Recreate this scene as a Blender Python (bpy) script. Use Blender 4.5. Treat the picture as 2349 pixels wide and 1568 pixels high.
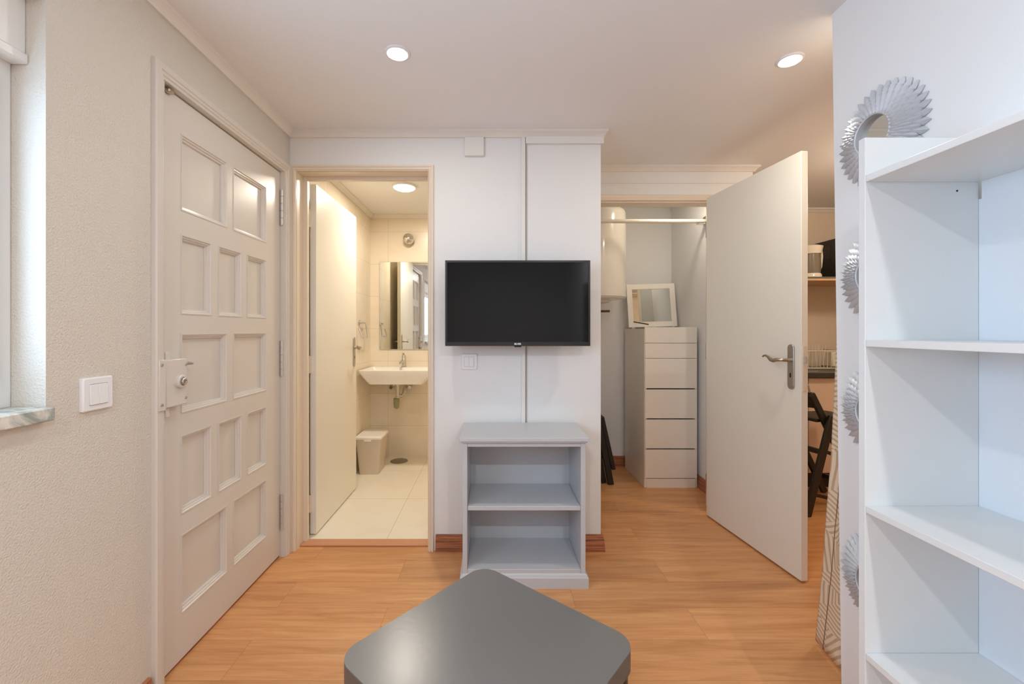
import bpy, bmesh, math, random
from mathutils import Vector, Matrix

random.seed(7)
SC = bpy.context.scene
COL = SC.collection
for o in list(bpy.data.objects):
    bpy.data.objects.remove(o)

# ------------------------------------------------------------------ camera
CH = 1.19                     # camera height
cam_d = bpy.data.cameras.new('camera')
cam = bpy.data.objects.new('camera', cam_d)
COL.objects.link(cam)
cam.location = (0, 0, CH)
cam.rotation_euler = (math.pi / 2, 0, 0)
cam_d.sensor_width = 36.0
cam_d.lens = 980.0 / 2349.0 * 36.0
cam_d.shift_x = 44.5 / 2349.0
cam_d.shift_y = -28.0 / 2349.0
cam_d.clip_start = 0.02
SC.camera = cam

# ------------------------------------------------------------------ colour management, world, daylight
SC.view_settings.view_transform = 'Standard'
SC.view_settings.look = 'None'
SC.view_settings.gamma = 1.0
SC.view_settings.use_curve_mapping = False
SC.view_settings.exposure = 0.15
SC.cycles.use_denoising = True
SC.cycles.max_bounces = 10
SC.cycles.diffuse_bounces = 6
SC.cycles.glossy_bounces = 5
SC.cycles.sample_clamp_indirect = 6.0
SC.cycles.caustics_reflective = False
SC.cycles.caustics_refractive = False

W = bpy.data.worlds.new('world')
SC.world = W
W.use_nodes = True
W.node_tree.nodes['Background'].inputs['Color'].default_value = (0.78, 0.88, 1.0, 1)
W.node_tree.nodes['Background'].inputs['Strength'].default_value = 1.3


def area_light(name, loc, target, sx, sy, power, color, spread=math.pi):
    d = bpy.data.lights.new(name, 'AREA')
    d.shape = 'RECTANGLE'
    d.size, d.size_y = sx, sy
    d.energy = power
    d.color = color
    d.spread = spread
    o = bpy.data.objects.new(name, d)
    COL.objects.link(o)
    o.location = loc
    v = Vector(target) - Vector(loc)
    o.rotation_euler = v.to_track_quat('-Z', 'Y').to_euler()
    return o


# daylight entering through the long window in the left wall
area_light('daylight_window', (-1.25, -0.08, 1.45), (1.0, -0.08, 1.35), 2.15, 0.9, 46, (0.48, 0.71, 1.0))

# ------------------------------------------------------------------ helpers


def S(r, g, b):
    def f(c):
        c /= 255.0
        return c / 12.92 if c <= 0.04045 else ((c + 0.055) / 1.055) ** 2.4
    return (f(r), f(g), f(b), 1)


def new_mat(name):
    m = bpy.data.materials.new(name)
    m.use_nodes = True
    return m, m.node_tree, m.node_tree.nodes['Principled BSDF']


def plain(name, color, rough=0.5, metal=0.0, bump=0.0, bscale=200.0, vary=0.0, vscale=3.0, coat=0.0, spec=0.5):
    m, nt, b = new_mat(name)
    b.inputs['Base Color'].default_value = color
    b.inputs['Roughness'].default_value = rough
    b.inputs['Metallic'].default_value = metal
    b.inputs['Specular IOR Level'].default_value = spec
    if coat:
        b.inputs['Coat Weight'].default_value = coat
        b.inputs['Coat Roughness'].default_value = 0.1
    tc = nt.nodes.new('ShaderNodeTexCoord')
    if vary:
        n = nt.nodes.new('ShaderNodeTexNoise')
        n.inputs['Scale'].default_value = vscale
        n.inputs['Detail'].default_value = 4
        nt.links.new(tc.outputs['Object'], n.inputs['Vector'])
        mx = nt.nodes.new('ShaderNodeMix')
        mx.data_type = 'RGBA'
        mx.inputs['A'].default_value = tuple(c * (1 - vary) for c in color[:3]) + (1,)
        mx.inputs['B'].default_value = tuple(min(1, c * (1 + vary)) for c in color[:3]) + (1,)
        nt.links.new(n.outputs['Fac'], mx.inputs['Factor'])
        nt.links.new(mx.outputs['Result'], b.inputs['Base Color'])
    if bump:
        n2 = nt.nodes.new('ShaderNodeTexNoise')
        n2.inputs['Scale'].default_value = bscale
        n2.inputs['Detail'].default_value = 3
        nt.links.new(tc.outputs['Object'], n2.inputs['Vector'])
        bp = nt.nodes.new('ShaderNodeBump')
        bp.inputs['Strength'].default_value = bump
        bp.inputs['Distance'].default_value = 0.004
        nt.links.new(n2.outputs['Fac'], bp.inputs['Height'])
        nt.links.new(bp.outputs['Normal'], b.inputs['Normal'])
    return m


def emission(name, color, strength):
    m, nt, b = new_mat(name)
    b.inputs['Base Color'].default_value = (0.8, 0.8, 0.8, 1)
    b.inputs['Emission Color'].default_value = color
    b.inputs['Emission Strength'].default_value = strength
    return m


def laminate():
    m, nt, b = new_mat('oak_laminate')
    N, L = nt.nodes, nt.links
    tc = N.new('ShaderNodeTexCoord')
    br = N.new('ShaderNodeTexBrick')
    br.offset = 0.37
    br.inputs['Scale'].default_value = 1.0
    br.inputs['Brick Width'].default_value = 1.28
    br.inputs['Row Height'].default_value = 0.19
    br.inputs['Mortar Size'].default_value = 0.0007
    br.inputs['Mortar Smooth'].default_value = 0.0
    br.inputs['Color1'].default_value = (0.0, 0, 0, 1)
    br.inputs['Color2'].default_value = (1.0, 1, 1, 1)
    br.inputs['Mortar'].default_value = (0.5, 0.5, 0.5, 1)
    mp0 = N.new('ShaderNodeMapping')
    mp0.inputs['Location'].default_value = (0.45, 0.07, 0)
    L.new(tc.outputs['Object'], mp0.inputs['Vector'])
    L.new(mp0.outputs['Vector'], br.inputs['Vector'])
    # grain coordinates shifted per plank
    cmb = N.new('ShaderNodeVectorMath')
    cmb.operation = 'MULTIPLY_ADD'
    L.new(br.outputs['Color'], cmb.inputs[0])
    cmb.inputs[1].default_value = (7.3, 3.1, 5.7)
    L.new(tc.outputs['Object'], cmb.inputs[2])
    mp = N.new('ShaderNodeMapping')
    mp.inputs['Scale'].default_value = (1.3, 16.0, 1.0)
    L.new(cmb.outputs['Vector'], mp.inputs['Vector'])
    n1 = N.new('ShaderNodeTexNoise')
    n1.inputs['Scale'].default_value = 1.6
    n1.inputs['Detail'].default_value = 7
    n1.inputs['Roughness'].default_value = 0.62
    n1.inputs['Distortion'].default_value = 0.7
    L.new(mp.outputs['Vector'], n1.inputs['Vector'])
    mp2 = N.new('ShaderNodeMapping')
    mp2.inputs['Scale'].default_value = (6.0, 150.0, 1.0)
    L.new(cmb.outputs['Vector'], mp2.inputs['Vector'])
    n2 = N.new('ShaderNodeTexNoise')
    n2.inputs['Scale'].default_value = 1.0
    n2.inputs['Detail'].default_value = 4
    L.new(mp2.outputs['Vector'], n2.inputs['Vector'])
    rp = N.new('ShaderNodeValToRGB')
    e = rp.color_ramp.elements
    e[0].position, e[0].color = 0.30, S(182, 122, 74)
    e[1].position, e[1].color = 0.72, S(224, 170, 118)
    k = rp.color_ramp.elements.new(0.50)
    k.color = S(208, 150, 98)
    mixf = N.new('ShaderNodeMath')
    mixf.operation = 'MULTIPLY_ADD'
    mixf.inputs[1].default_value = 0.22
    L.new(n2.outputs['Fac'], mixf.inputs[0])
    s2 = N.new('ShaderNodeMath')
    s2.operation = 'MULTIPLY'
    s2.inputs[1].default_value = 0.80
    L.new(n1.outputs['Fac'], s2.inputs[0])
    L.new(s2.outputs[0], mixf.inputs[2])
    L.new(mixf.outputs[0], rp.inputs['Fac'])
    hsv = N.new('ShaderNodeHueSaturation')
    L.new(rp.outputs['Color'], hsv.inputs['Color'])
    sep = N.new('ShaderNodeSeparateColor')
    L.new(br.outputs['Color'], sep.inputs['Color'])
    mr = N.new('ShaderNodeMapRange')
    mr.inputs['To Min'].default_value = 0.90
    mr.inputs['To Max'].default_value = 1.07
    L.new(sep.outputs[0], mr.inputs['Value'])
    L.new(mr.outputs['Result'], hsv.inputs['Value'])
    mort = N.new('ShaderNodeMix')
    mort.data_type = 'RGBA'
    mort.inputs['B'].default_value = S(166, 108, 62)
    L.new(br.outputs['Fac'], mort.inputs['Factor'])
    L.new(hsv.outputs['Color'], mort.inputs['A'])
    L.new(mort.outputs['Result'], b.inputs['Base Color'])
    b.inputs['Roughness'].default_value = 0.36
    bp = N.new('ShaderNodeBump')
    bp.inputs['Strength'].default_value = 0.12
    bp.inputs['Distance'].default_value = 0.002
    L.new(n2.outputs['Fac'], bp.inputs['Height'])
    L.new(bp.outputs['Normal'], b.inputs['Normal'])
    return m


def tiles(name, c1, c2, cm, w, h, axis='XZ', rough=0.3, off=0.0, mortar=0.0018):
    m, nt, b = new_mat(name)
    N, L = nt.nodes, nt.links
    tc = N.new('ShaderNodeTexCoord')
    sp = N.new('ShaderNodeSeparateXYZ')
    L.new(tc.outputs['Object'], sp.inputs[0])
    cb = N.new('ShaderNodeCombineXYZ')
    if axis == 'XZ':          # works for walls in both directions: x + y runs along the wall
        ad = N.new('ShaderNodeMath')
        L.new(sp.outputs[0], ad.inputs[0])
        L.new(sp.outputs[1], ad.inputs[1])
        L.new(ad.outputs[0], cb.inputs[0])
        L.new(sp.outputs[2], cb.inputs[1])
    else:
        L.new(sp.outputs[0], cb.inputs[0])
        L.new(sp.outputs[1], cb.inputs[1])
    br = N.new('ShaderNodeTexBrick')
    br.offset = off
    br.inputs['Scale'].default_value = 1.0
    br.inputs['Brick Width'].default_value = w
    br.inputs['Row Height'].default_value = h
    br.inputs['Mortar Size'].default_value = mortar
    br.inputs['Color1'].default_value = c1
    br.inputs['Color2'].default_value = c1
    br.inputs['Mortar'].default_value = cm
    L.new(cb.outputs[0], br.inputs['Vector'])
    n = N.new('ShaderNodeTexNoise')
    n.inputs['Scale'].default_value = 3.5
    n.inputs['Detail'].default_value = 6
    n.inputs['Distortion'].default_value = 1.2
    L.new(tc.outputs['Object'], n.inputs['Vector'])
    mx = N.new('ShaderNodeMix')
    mx.data_type = 'RGBA'
    mr = N.new('ShaderNodeMapRange')
    mr.inputs['From Min'].default_value = 0.35
    mr.inputs['From Max'].default_value = 0.75
    L.new(n.outputs['Fac'], mr.inputs['Value'])
    L.new(mr.outputs['Result'], mx.inputs['Factor'])
    L.new(br.outputs['Color'], mx.inputs['A'])
    mx.inputs['B'].default_value = c2
    mm = N.new('ShaderNodeMix')
    mm.data_type = 'RGBA'
    mm.inputs['B'].default_value = cm
    L.new(br.outputs['Fac'], mm.inputs['Factor'])
    L.new(mx.outputs['Result'], mm.inputs['A'])
    L.new(mm.outputs['Result'], b.inputs['Base Color'])
    b.inputs['Roughness'].default_value = rough
    return m


def grooved_wood():
    m, nt, b = new_mat('red_brown_skirting_wood')
    N, L = nt.nodes, nt.links
    tc = N.new('ShaderNodeTexCoord')
    mp = N.new('ShaderNodeMapping')
    mp.inputs['Scale'].default_value = (3, 3, 90)
    L.new(tc.outputs['Object'], mp.inputs['Vector'])
    n = N.new('ShaderNodeTexNoise')
    n.inputs['Scale'].default_value = 1.5
    n.inputs['Detail'].default_value = 3
    L.new(mp.outputs['Vector'], n.inputs['Vector'])
    rp = N.new('ShaderNodeValToRGB')
    rp.color_ramp.elements[0].position = 0.35
    rp.color_ramp.elements[0].color = S(130, 76, 50)
    rp.color_ramp.elements[1].position = 0.65
    rp.color_ramp.elements[1].color = S(186, 122, 86)
    L.new(n.outputs['Fac'], rp.inputs['Fac'])
    L.new(rp.outputs['Color'], b.inputs['Base Color'])
    b.inputs['Roughness'].default_value = 0.4
    return m


def marble():
    m, nt, b = new_mat('grey_veined_marble')
    N, L = nt.nodes, nt.links
    tc = N.new('ShaderNodeTexCoord')
    n = N.new('ShaderNodeTexNoise')
    n.inputs['Scale'].default_value = 14
    n.inputs['Detail'].default_value = 8
    n.inputs['Distortion'].default_value = 2.5
    L.new(tc.outputs['Object'], n.inputs['Vector'])
    rp = N.new('ShaderNodeValToRGB')
    rp.color_ramp.elements[0].position = 0.35
    rp.color_ramp.elements[0].color = S(150, 158, 150)
    rp.color_ramp.elements[1].position = 0.62
    rp.color_ramp.elements[1].color = S(226, 222, 212)
    L.new(n.outputs['Fac'], rp.inputs['Fac'])
    L.new(rp.outputs['Color'], b.inputs['Base Color'])
    b.inputs['Roughness'].default_value = 0.25
    return m


def palm_fabric():
    m, nt, b = new_mat('palm_leaf_print_fabric')
    N, L = nt.nodes, nt.links
    uv = N.new('ShaderNodeUVMap')
    vo = N.new('ShaderNodeTexVoronoi')
    vo.inputs['Scale'].default_value = 6.5
    L.new(uv.outputs['UV'], vo.inputs['Vector'])
    sp = N.new('ShaderNodeSeparateColor')
    L.new(vo.outputs['Color'], sp.inputs['Color'])
    an = N.new('ShaderNodeMath')
    an.operation = 'MULTIPLY'
    an.inputs[1].default_value = 6.283
    L.new(sp.outputs[0], an.inputs[0])
    vr = N.new('ShaderNodeVectorRotate')
    vr.rotation_type = 'Z_AXIS'
    sb = N.new('ShaderNodeVectorMath')
    sb.operation = 'SUBTRACT'
    L.new(uv.outputs['UV'], sb.inputs[0])
    L.new(vo.outputs['Position'], sb.inputs[1])
    L.new(sb.outputs['Vector'], vr.inputs['Vector'])
    L.new(an.outputs[0], vr.inputs['Angle'])
    ns = N.new('ShaderNodeTexNoise')
    ns.inputs['Scale'].default_value = 9
    L.new(uv.outputs['UV'], ns.inputs['Vector'])
    sx = N.new('ShaderNodeSeparateXYZ')
    L.new(vr.outputs['Vector'], sx.inputs[0])
    mu = N.new('ShaderNodeMath')
    mu.operation = 'MULTIPLY_ADD'
    mu.inputs[1].default_value = 300.0
    ab = N.new('ShaderNodeMath')
    ab.operation = 'ABSOLUTE'
    L.new(sx.outputs[1], ab.inputs[0])
    chv = N.new('ShaderNodeMath')
    chv.operation = 'MULTIPLY_ADD'
    chv.inputs[1].default_value = 0.75
    L.new(ab.outputs[0], chv.inputs[0])
    L.new(sx.outputs[0], chv.inputs[2])
    L.new(chv.outputs[0], mu.inputs[0])
    n6 = N.new('ShaderNodeMath')
    n6.operation = 'MULTIPLY'
    n6.inputs[1].default_value = 5.0
    L.new(ns.outputs['Fac'], n6.inputs[0])
    L.new(n6.outputs[0], mu.inputs[2])
    si = N.new('ShaderNodeMath')
    si.operation = 'SINE'
    L.new(mu.outputs[0], si.inputs[0])
    mr = N.new('ShaderNodeMapRange')
    mr.inputs['From Min'].default_value = 0.0
    mr.inputs['From Max'].default_value = 0.5
    L.new(si.outputs[0], mr.inputs['Value'])
    mx = N.new('ShaderNodeMix')
    mx.data_type = 'RGBA'
    mx.inputs['A'].default_value = S(230, 211, 184)
    mx.inputs['B'].default_value = S(196, 168, 136)
    L.new(mr.outputs['Result'], mx.inputs['Factor'])
    L.new(mx.outputs['Result'], b.inputs['Base Color'])
    b.inputs['Roughness'].default_value = 0.85
    return m


def glass(name, tint=(1, 1, 1, 1), gloss=0.12):
    m = bpy.data.materials.new(name)
    m.use_nodes = True
    nt = m.node_tree
    nt.nodes.clear()
    o = nt.nodes.new('ShaderNodeOutputMaterial')
    t = nt.nodes.new('ShaderNodeBsdfTransparent')
    t.inputs['Color'].default_value = tint
    g = nt.nodes.new('ShaderNodeBsdfGlossy')
    g.inputs['Roughness'].default_value = 0.03
    mx = nt.nodes.new('ShaderNodeMixShader')
    mx.inputs[0].default_value = gloss
    nt.links.new(t.outputs[0], mx.inputs[1])
    nt.links.new(g.outputs[0], mx.inputs[2])
    nt.links.new(mx.outputs[0], o.inputs[0])
    return m


M = {}
M['wall'] = plain('white_wall_paint', S(232, 232, 231), 0.7, bump=0.12, bscale=160)
M['stucco'] = plain('rough_cream_plaster', S(213, 207, 196), 0.8, bump=0.7, bscale=190)
M['ceil'] = plain('ceiling_paint', S(236, 236, 236), 0.8)
M['cornice'] = plain('cornice_paint', S(230, 226, 219), 0.7)
M['hinge'] = plain('worn_painted_hinge', S(206, 202, 196), 0.35, 0.5)
M['duct_shadow'] = plain('grey_duct_shadow', S(172, 168, 160), 0.5)  # grey that paints the shaded line beside the duct
M['wallright'] = plain('bright_white_wall_paint', S(241, 243, 244), 0.7)
M['threshold'] = plain('pale_orange_threshold_wood', S(205, 148, 110), 0.4, vary=0.06, vscale=30)
M['kwall'] = plain('kitchen_wall_paint', S(222, 208, 190), 0.8)
M['trim'] = plain('white_trim_paint', S(231, 229, 225), 0.4)
M['door'] = plain('grey_beige_gloss_paint', S(214, 208, 200), 0.28, vary=0.02)
M['cream'] = plain('cream_gloss_paint', S(238, 233, 220), 0.35)
M['casing_bath'] = plain('cream_casing_paint', S(228, 214, 194), 0.35)
M['floor'] = laminate()
M['bathwall'] = tiles('beige_bathroom_tile', S(240, 229, 209), S(233, 219, 196), S(216, 202, 178), 0.6, 0.3, 'XZ', 0.28)
M['bathfloor'] = tiles('pale_floor_tile', S(242, 235, 219), S(237, 228, 210), S(206, 192, 168), 0.6, 0.6, 'XY', 0.3)
M['skirt'] = grooved_wood()
M['marble'] = marble()
M['chrome'] = plain('chrome', S(215, 213, 210), 0.12, 1.0)
M['steel'] = plain('brushed_steel', S(190, 188, 184), 0.32, 1.0)
M['nickel'] = plain('satin_nickel', S(190, 180, 165), 0.28, 1.0)
M['brass'] = plain('brass', S(196, 146, 84), 0.25, 1.0)
M['white'] = plain('white_melamine', S(226, 228, 227), 0.35)
M['shelfback'] = plain('white_backing_board', S(228, 232, 236), 0.5)
M['offwhite'] = plain('offwhite_foil', S(245, 239, 228), 0.4)
M['greypaint'] = plain('pale_grey_paint', S(194, 196, 199), 0.38, vary=0.015)
M['tabletop'] = plain('grey_table_lacquer', S(108, 105, 101), 0.26, vary=0.05, vscale=6, bump=0.03, bscale=60)
M['tableedge'] = plain('dark_grey_edge', S(88, 82, 78), 0.4)
M['black'] = plain('black_plastic', S(24, 24, 25), 0.3)
M['screen'] = plain('black_screen_glass', S(9, 10, 10), 0.08, spec=0.3)
M['blackwood'] = plain('black_painted_wood', S(30, 29, 26), 0.45, vary=0.1)
M['plastic'] = plain('white_switch_plastic', S(234, 234, 236), 0.25)
M['ceramic'] = plain('white_ceramic', S(244, 240, 232), 0.08)
M['mirror'] = plain('mirror_glass', S(232, 234, 230), 0.01, 1.0)
M['silver'] = plain('silver_petal_plastic', S(208, 210, 214), 0.48, 0.2, spec=0.35)
M['binplastic'] = plain('grey_beige_bin_plastic', S(212, 198, 180), 0.4)
M['binlid'] = plain('white_bin_lid_plastic', S(240, 234, 224), 0.35)
M['drain'] = plain('dull_metal_drain', S(150, 142, 122), 0.4, 0.7)
M['enamel'] = plain('white_enamel', S(236, 230, 216), 0.12)
M['copper'] = plain('tarnished_pipe', S(130, 104, 74), 0.35, 0.9)
M['fabric'] = palm_fabric()
M['counter'] = plain('dark_grey_worktop', S(58, 58, 56), 0.3)
M['kshelf'] = plain('grey_shelf_edge', S(100, 98, 92), 0.5)
M['oakshelf'] = plain('pale_wood_underside', S(214, 176, 132), 0.5)
M['kcab'] = plain('white_kitchen_front', S(228, 206, 186), 0.4)
M['dark'] = plain('dark_recess', S(30, 22, 14), 0.7)
M['glass'] = glass('clear_window_glass')
M['smoke'] = plain('smoky_plastic', S(128, 118, 104), 0.2)
M['lamp'] = emission('lit_lamp_diffuser', (1.0, 0.93, 0.82, 1), 14)
M['bathlamp'] = emission('lit_bathroom_diffuser', (1.0, 0.90, 0.74, 1), 6)
M['letter'] = plain('white_letters', S(235, 235, 235), 0.4)
M['rubber'] = plain('grey_trap_plastic', S(150, 148, 110), 0.3)


class MB:
    """Collects shapes, builds ONE mesh object."""

    def __init__(self):
        self.bm = bmesh.new()
        self.uv = None

    def face(self, pts):
        vs = [self.bm.verts.new(p) for p in pts]
        return self.bm.faces.new(vs)

    def box(self, x0, x1, y0, y1, z0, z1):
        v = [self.bm.verts.new((x, y, z)) for x in (x0, x1) for y in (y0, y1) for z in (z0, z1)]
        for f in ((0, 1, 3, 2), (4, 6, 7, 5), (0, 4, 5, 1), (2, 3, 7, 6), (0, 2, 6, 4), (1, 5, 7, 3)):
            self.bm.faces.new([v[i] for i in f])
        return self

    def hexa(self, bottom, top):
        """Prism between two rings of equal length."""
        a = [self.bm.verts.new(p) for p in bottom]
        b = [self.bm.verts.new(p) for p in top]
        n = len(a)
        self.bm.faces.new(a[::-1])
        self.bm.faces.new(b)
        for i in range(n):
            self.bm.faces.new((a[i], a[(i + 1) % n], b[(i + 1) % n], b[i]))
        return self

    def ring_loft(self, rings, cap=True, closed=True):
        vs = [[self.bm.verts.new(p) for p in r] for r in rings]
        n = len(vs[0])
        for i in range(len(vs) - 1):
            for j in range(n if closed else n - 1):
                self.bm.faces.new((vs[i][j], vs[i][(j + 1) % n], vs[i + 1][(j + 1) % n], vs[i + 1][j]))
        if cap:
            self.bm.faces.new(vs[0][::-1])
            self.bm.faces.new(vs[-1])
        return self

    def tube(self, pts, r, seg=10, cap=True):
        pts = [Vector(p) for p in pts]
        rr = r if isinstance(r, (list, tuple)) else [r] * len(pts)
        rings = []
        prev = None
        for i, p in enumerate(pts):
            if i == 0:
                d = pts[1] - pts[0]
            elif i == len(pts) - 1:
                d = pts[-1] - pts[-2]
            else:
                d = (pts[i + 1] - p).normalized() + (p - pts[i - 1]).normalized()
            d.normalize()
            if prev is None:
                up = Vector((0, 0, 1)) if abs(d.z) < 0.9 else Vector((1, 0, 0))
                u = d.cross(up).normalized()
            else:
                u = (prev - d * prev.dot(d)).normalized()
            prev = u
            w = d.cross(u)
            rings.append([p + (u * math.cos(2 * math.pi * k / seg) + w * math.sin(2 * math.pi * k / seg)) * rr[i] for k in range(seg)])
        return self.ring_loft(rings, cap)

    def bar(self, p0, p1, w, h, up=(0, 1, 0)):
        """Rectangular bar from p0 to p1; w along 'up', h across."""
        p0, p1 = Vector(p0), Vector(p1)
        d = (p1 - p0).normalized()
        u = Vector(up)
        u = (u - d * u.dot(d)).normalized() * w / 2
        v = d.cross(u.normalized()) * h / 2
        return self.hexa([p0 - u - v, p0 + u - v, p0 + u + v, p0 - u + v], [p1 - u - v, p1 + u - v, p1 + u + v, p1 - u + v])

    def lathe(self, prof, c, axis='Z', seg=32):
        """prof: list of (radius, height along axis)."""
        c = Vector(c)
        ax = {'Z': (Vector((1, 0, 0)), Vector((0, 1, 0)), Vector((0, 0, 1))),
              'X': (Vector((0, 1, 0)), Vector((0, 0, 1)), Vector((1, 0, 0))),
              'Y': (Vector((0, 0, 1)), Vector((1, 0, 0)), Vector((0, 1, 0)))}[axis]
        rings = [[c + ax[0] * (max(r, 1e-4) * math.cos(2 * math.pi * k / seg)) + ax[1] * (max(r, 1e-4) * math.sin(2 * math.pi * k / seg)) + ax[2] * h for k in range(seg)] for r, h in prof]
        return self.ring_loft(rings, True)

    def prism(self, outline, z0, z1, f=lambda x, y, z: (x, y, z)):
        return self.hexa([f(x, y, z0) for x, y in outline], [f(x, y, z1) for x, y in outline])

    def u_casing(self, a0, a1, z0, ztop, prof, f):
        """Casing around an opening (two legs and a head). prof: (outward, protrusion); f(a, protrusion, z) -> point."""
        rows = []
        for u, v in prof:
            rows.append([self.bm.verts.new(f(a0 - u, v, z0)), self.bm.verts.new(f(a0 - u, v, ztop + u)),
                         self.bm.verts.new(f(a1 + u, v, ztop + u)), self.bm.verts.new(f(a1 + u, v, z0))])
        for i in range(len(rows) - 1):
            for j in range(3):
                self.bm.faces.new((rows[i][j], rows[i][j + 1], rows[i + 1][j + 1], rows[i + 1][j]))
        self.bm.faces.new([r[0] for r in rows])
        self.bm.faces.new([r[3] for r in rows][::-1])
        return self

    def build(self, name, mat, parent=None, bevel=0.0, smooth=True, seg=2, angle=35, center=None):
        bm = self.bm
        bmesh.ops.recalc_face_normals(bm, faces=bm.faces[:])
        me = bpy.data.meshes.new(name)
        ob = bpy.data.objects.new(name, me)
        COL.objects.link(ob)
        if parent is not None:
            ob.parent = parent
            if center != 'local':
                mw = Matrix.Identity(4)
                chain = []
                p = parent
                while p is not None:
                    chain.append(p)
                    p = p.parent
                for p in reversed(chain):
                    mw = mw @ (Matrix.Translation(p.location) @ p.rotation_euler.to_matrix().to_4x4())
                bm.transform(mw.inverted())
        elif center != 'local':
            xs = [v.co for v in bm.verts]
            lo = Vector((min(c.x for c in xs), min(c.y for c in xs), min(c.z for c in xs)))
            hi = Vector((max(c.x for c in xs), max(c.y for c in xs), max(c.z for c in xs)))
            if center is None:
                o = Vector(((lo.x + hi.x) / 2, (lo.y + hi.y) / 2, lo.z))
            else:
                o = Vector(center)
            bm.transform(Matrix.Translation(-o))
            ob.location = o
        if smooth:
            for f in bm.faces:
                f.smooth = True
            lim = math.radians(angle)
            for e in bm.edges:
                if len(e.link_faces) == 2:
                    e.smooth = e.calc_face_angle(0) < lim
                else:
                    e.smooth = False
        bm.to_mesh(me)
        bm.free()
        me.materials.append(mat)
        if bevel:
            b = ob.modifiers.new('bevel', 'BEVEL')
            b.width = bevel
            b.segments = seg
            b.limit_method = 'ANGLE'
            b.angle_limit = math.radians(40)
        return ob


def tag(o, label=None, cat=None, group=None, kind=None):
    if label:
        o['label'] = label
    if cat:
        o['category'] = cat
    if group:
        o['group'] = group
    if kind:
        o['kind'] = kind
    return o


def thing(name, loc, label, cat, group=None, rz=0.0, kind=None):
    o = bpy.data.objects.new(name, None)
    COL.objects.link(o)
    o.empty_display_size = 0.05
    o.location = loc
    o.rotation_euler = (0, 0, rz)
    return tag(o, label, cat, group, kind)


def struct(mb, name, mat, label=None, bevel=0.0, center=(0, 0, 0)):
    return tag(mb.build(name, mat, bevel=bevel, center=center), label, None, None, 'structure')


def rrect(x0, x1, y0, y1, r, n=6):
    pts = []
    for cx, cy, a in ((x1 - r, y1 - r, 0), (x0 + r, y1 - r, 90), (x0 + r, y0 + r, 180), (x1 - r, y0 + r, 270)):
        for k in range(n + 1):
            t = math.radians(a + 90 * k / n)
            pts.append((cx + r * math.cos(t), cy + r * math.sin(t)))
    return pts


# ------------------------------------------------------------------ room shell
XL = -1.094      # left wall
YF = 2.306       # wall that faces the camera
XP = 0.584       # right end of that wall
YC = 2.80        # wall with the closet opening
XR = 1.15        # partition wall on the right
ZC = 2.258       # ceiling

struct(MB().box(-1.5, 3.6, -2.6, 4.3, -0.08, 0.0), 'floor', M['floor'], 'orange-brown wood laminate floor')
struct(MB().box(-1.134, 0.40, 2.40, 3.97, -0.06, 0.004), 'floor_bathroom', M['bathfloor'], 'pale beige tiled bathroom floor')
struct(MB().box(-1.5, 3.6, -2.6, 4.3, ZC, ZC + 0.1), 'ceiling', M['ceil'], 'off-white flat ceiling')

WY0, WY1, WZ0, WZ1 = -1.20, 1.046, 1.0, 2.0          # side window opening
DY0, DY1, DZ = 1.425, 2.245, 2.022                   # entry door opening
mb = MB()
x0, x1 = XL - 0.22, XL
mb.box(x0, x1, -2.6, WY0, 0, ZC)
mb.box(x0, x1, WY0, WY1, 0, WZ0 - 0.03)
mb.box(x0, x1, WY0, WY1, WZ1, ZC)
mb.box(x0, x1, WY1, DY0, 0, ZC)
mb.box(x0, x1, DY0, DY1, DZ, ZC)
mb.box(x0, x1, DY1, 2.306, 0, ZC)
struct(mb, 'wall_left', M['stucco'], 'rough cream plastered wall on the left')

BX0, BX1, BZ = -1.059, -0.348, 2.044                 # bathroom opening
mb = MB()
mb.box(-1.35, BX0, YF, 2.43, 0, ZC)
mb.box(BX0, BX1, YF, 2.43, BZ, ZC)
mb.box(BX1, XP, YF, 2.43, 0, ZC)
mb.box(0.47, XP, 2.43, YC + 0.1, 0, ZC)
struct(mb, 'wall_front', M['wall'], 'white wall with the television on it')

mb = MB()
CX0, CX1, CZ = 0.62, 1.452, 2.035
mb.box(XP, CX0, YC, YC + 0.1, 0, ZC)
mb.box(CX0, CX1, YC, YC + 0.1, CZ, ZC)
mb.box(CX1, 1.705, YC, YC + 0.1, 0, ZC)
mb.box(1.565, 1.705, YC + 0.1, 3.9, 0, ZC)
struct(mb, 'wall_closet', M['wall'], 'white wall around the closet opening')
struct(MB().box(0.40, 1.565, 3.74, 3.9, 0, ZC), 'wall_closet_rear', M['wall'], 'white rear wall of the closet')
struct(MB().box(0.40, 0.47, 2.43, 3.97, 0, ZC), 'wall_closet_left', M['wall'], 'white wall between the bathroom and the closet')
struct(MB().box(1.705, 3.5, 3.77, 3.9, 0, ZC), 'wall_kitchen_rear', M['kwall'], 'beige rear wall of the kitchen')
struct(MB().box(3.4, 3.5, 1.30, 3.77, 0, ZC), 'wall_kitchen_right', M['kwall'], 'beige right wall of the kitchen')
struct(MB().box(XR + 0.1, 3.4, 1.20, 1.30, 0, ZC), 'wall_kitchen_front', M['kwall'], 'beige front wall of the kitchen')

mb = MB()      # partition, its free end a little out of plumb
mb.hexa([(XR, -2.6, 0), (XR, 1.408, 0), (XR + 0.1, 1.408, 0), (XR + 0.1, -2.6, 0)],
        [(XR, -2.6, ZC), (XR, 1.447, ZC), (XR + 0.1, 1.447, ZC), (XR + 0.1, -2.6, ZC)])
struct(mb, 'wall_right', M['wallright'], 'white partition wall on the right carrying petal mirrors')

mb = MB()
mb.box(-1.5, XR, -2.6, -2.4, 0, ZC)
struct(mb, 'wall_rear', M['wall'], 'white wall behind the camera')

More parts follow.
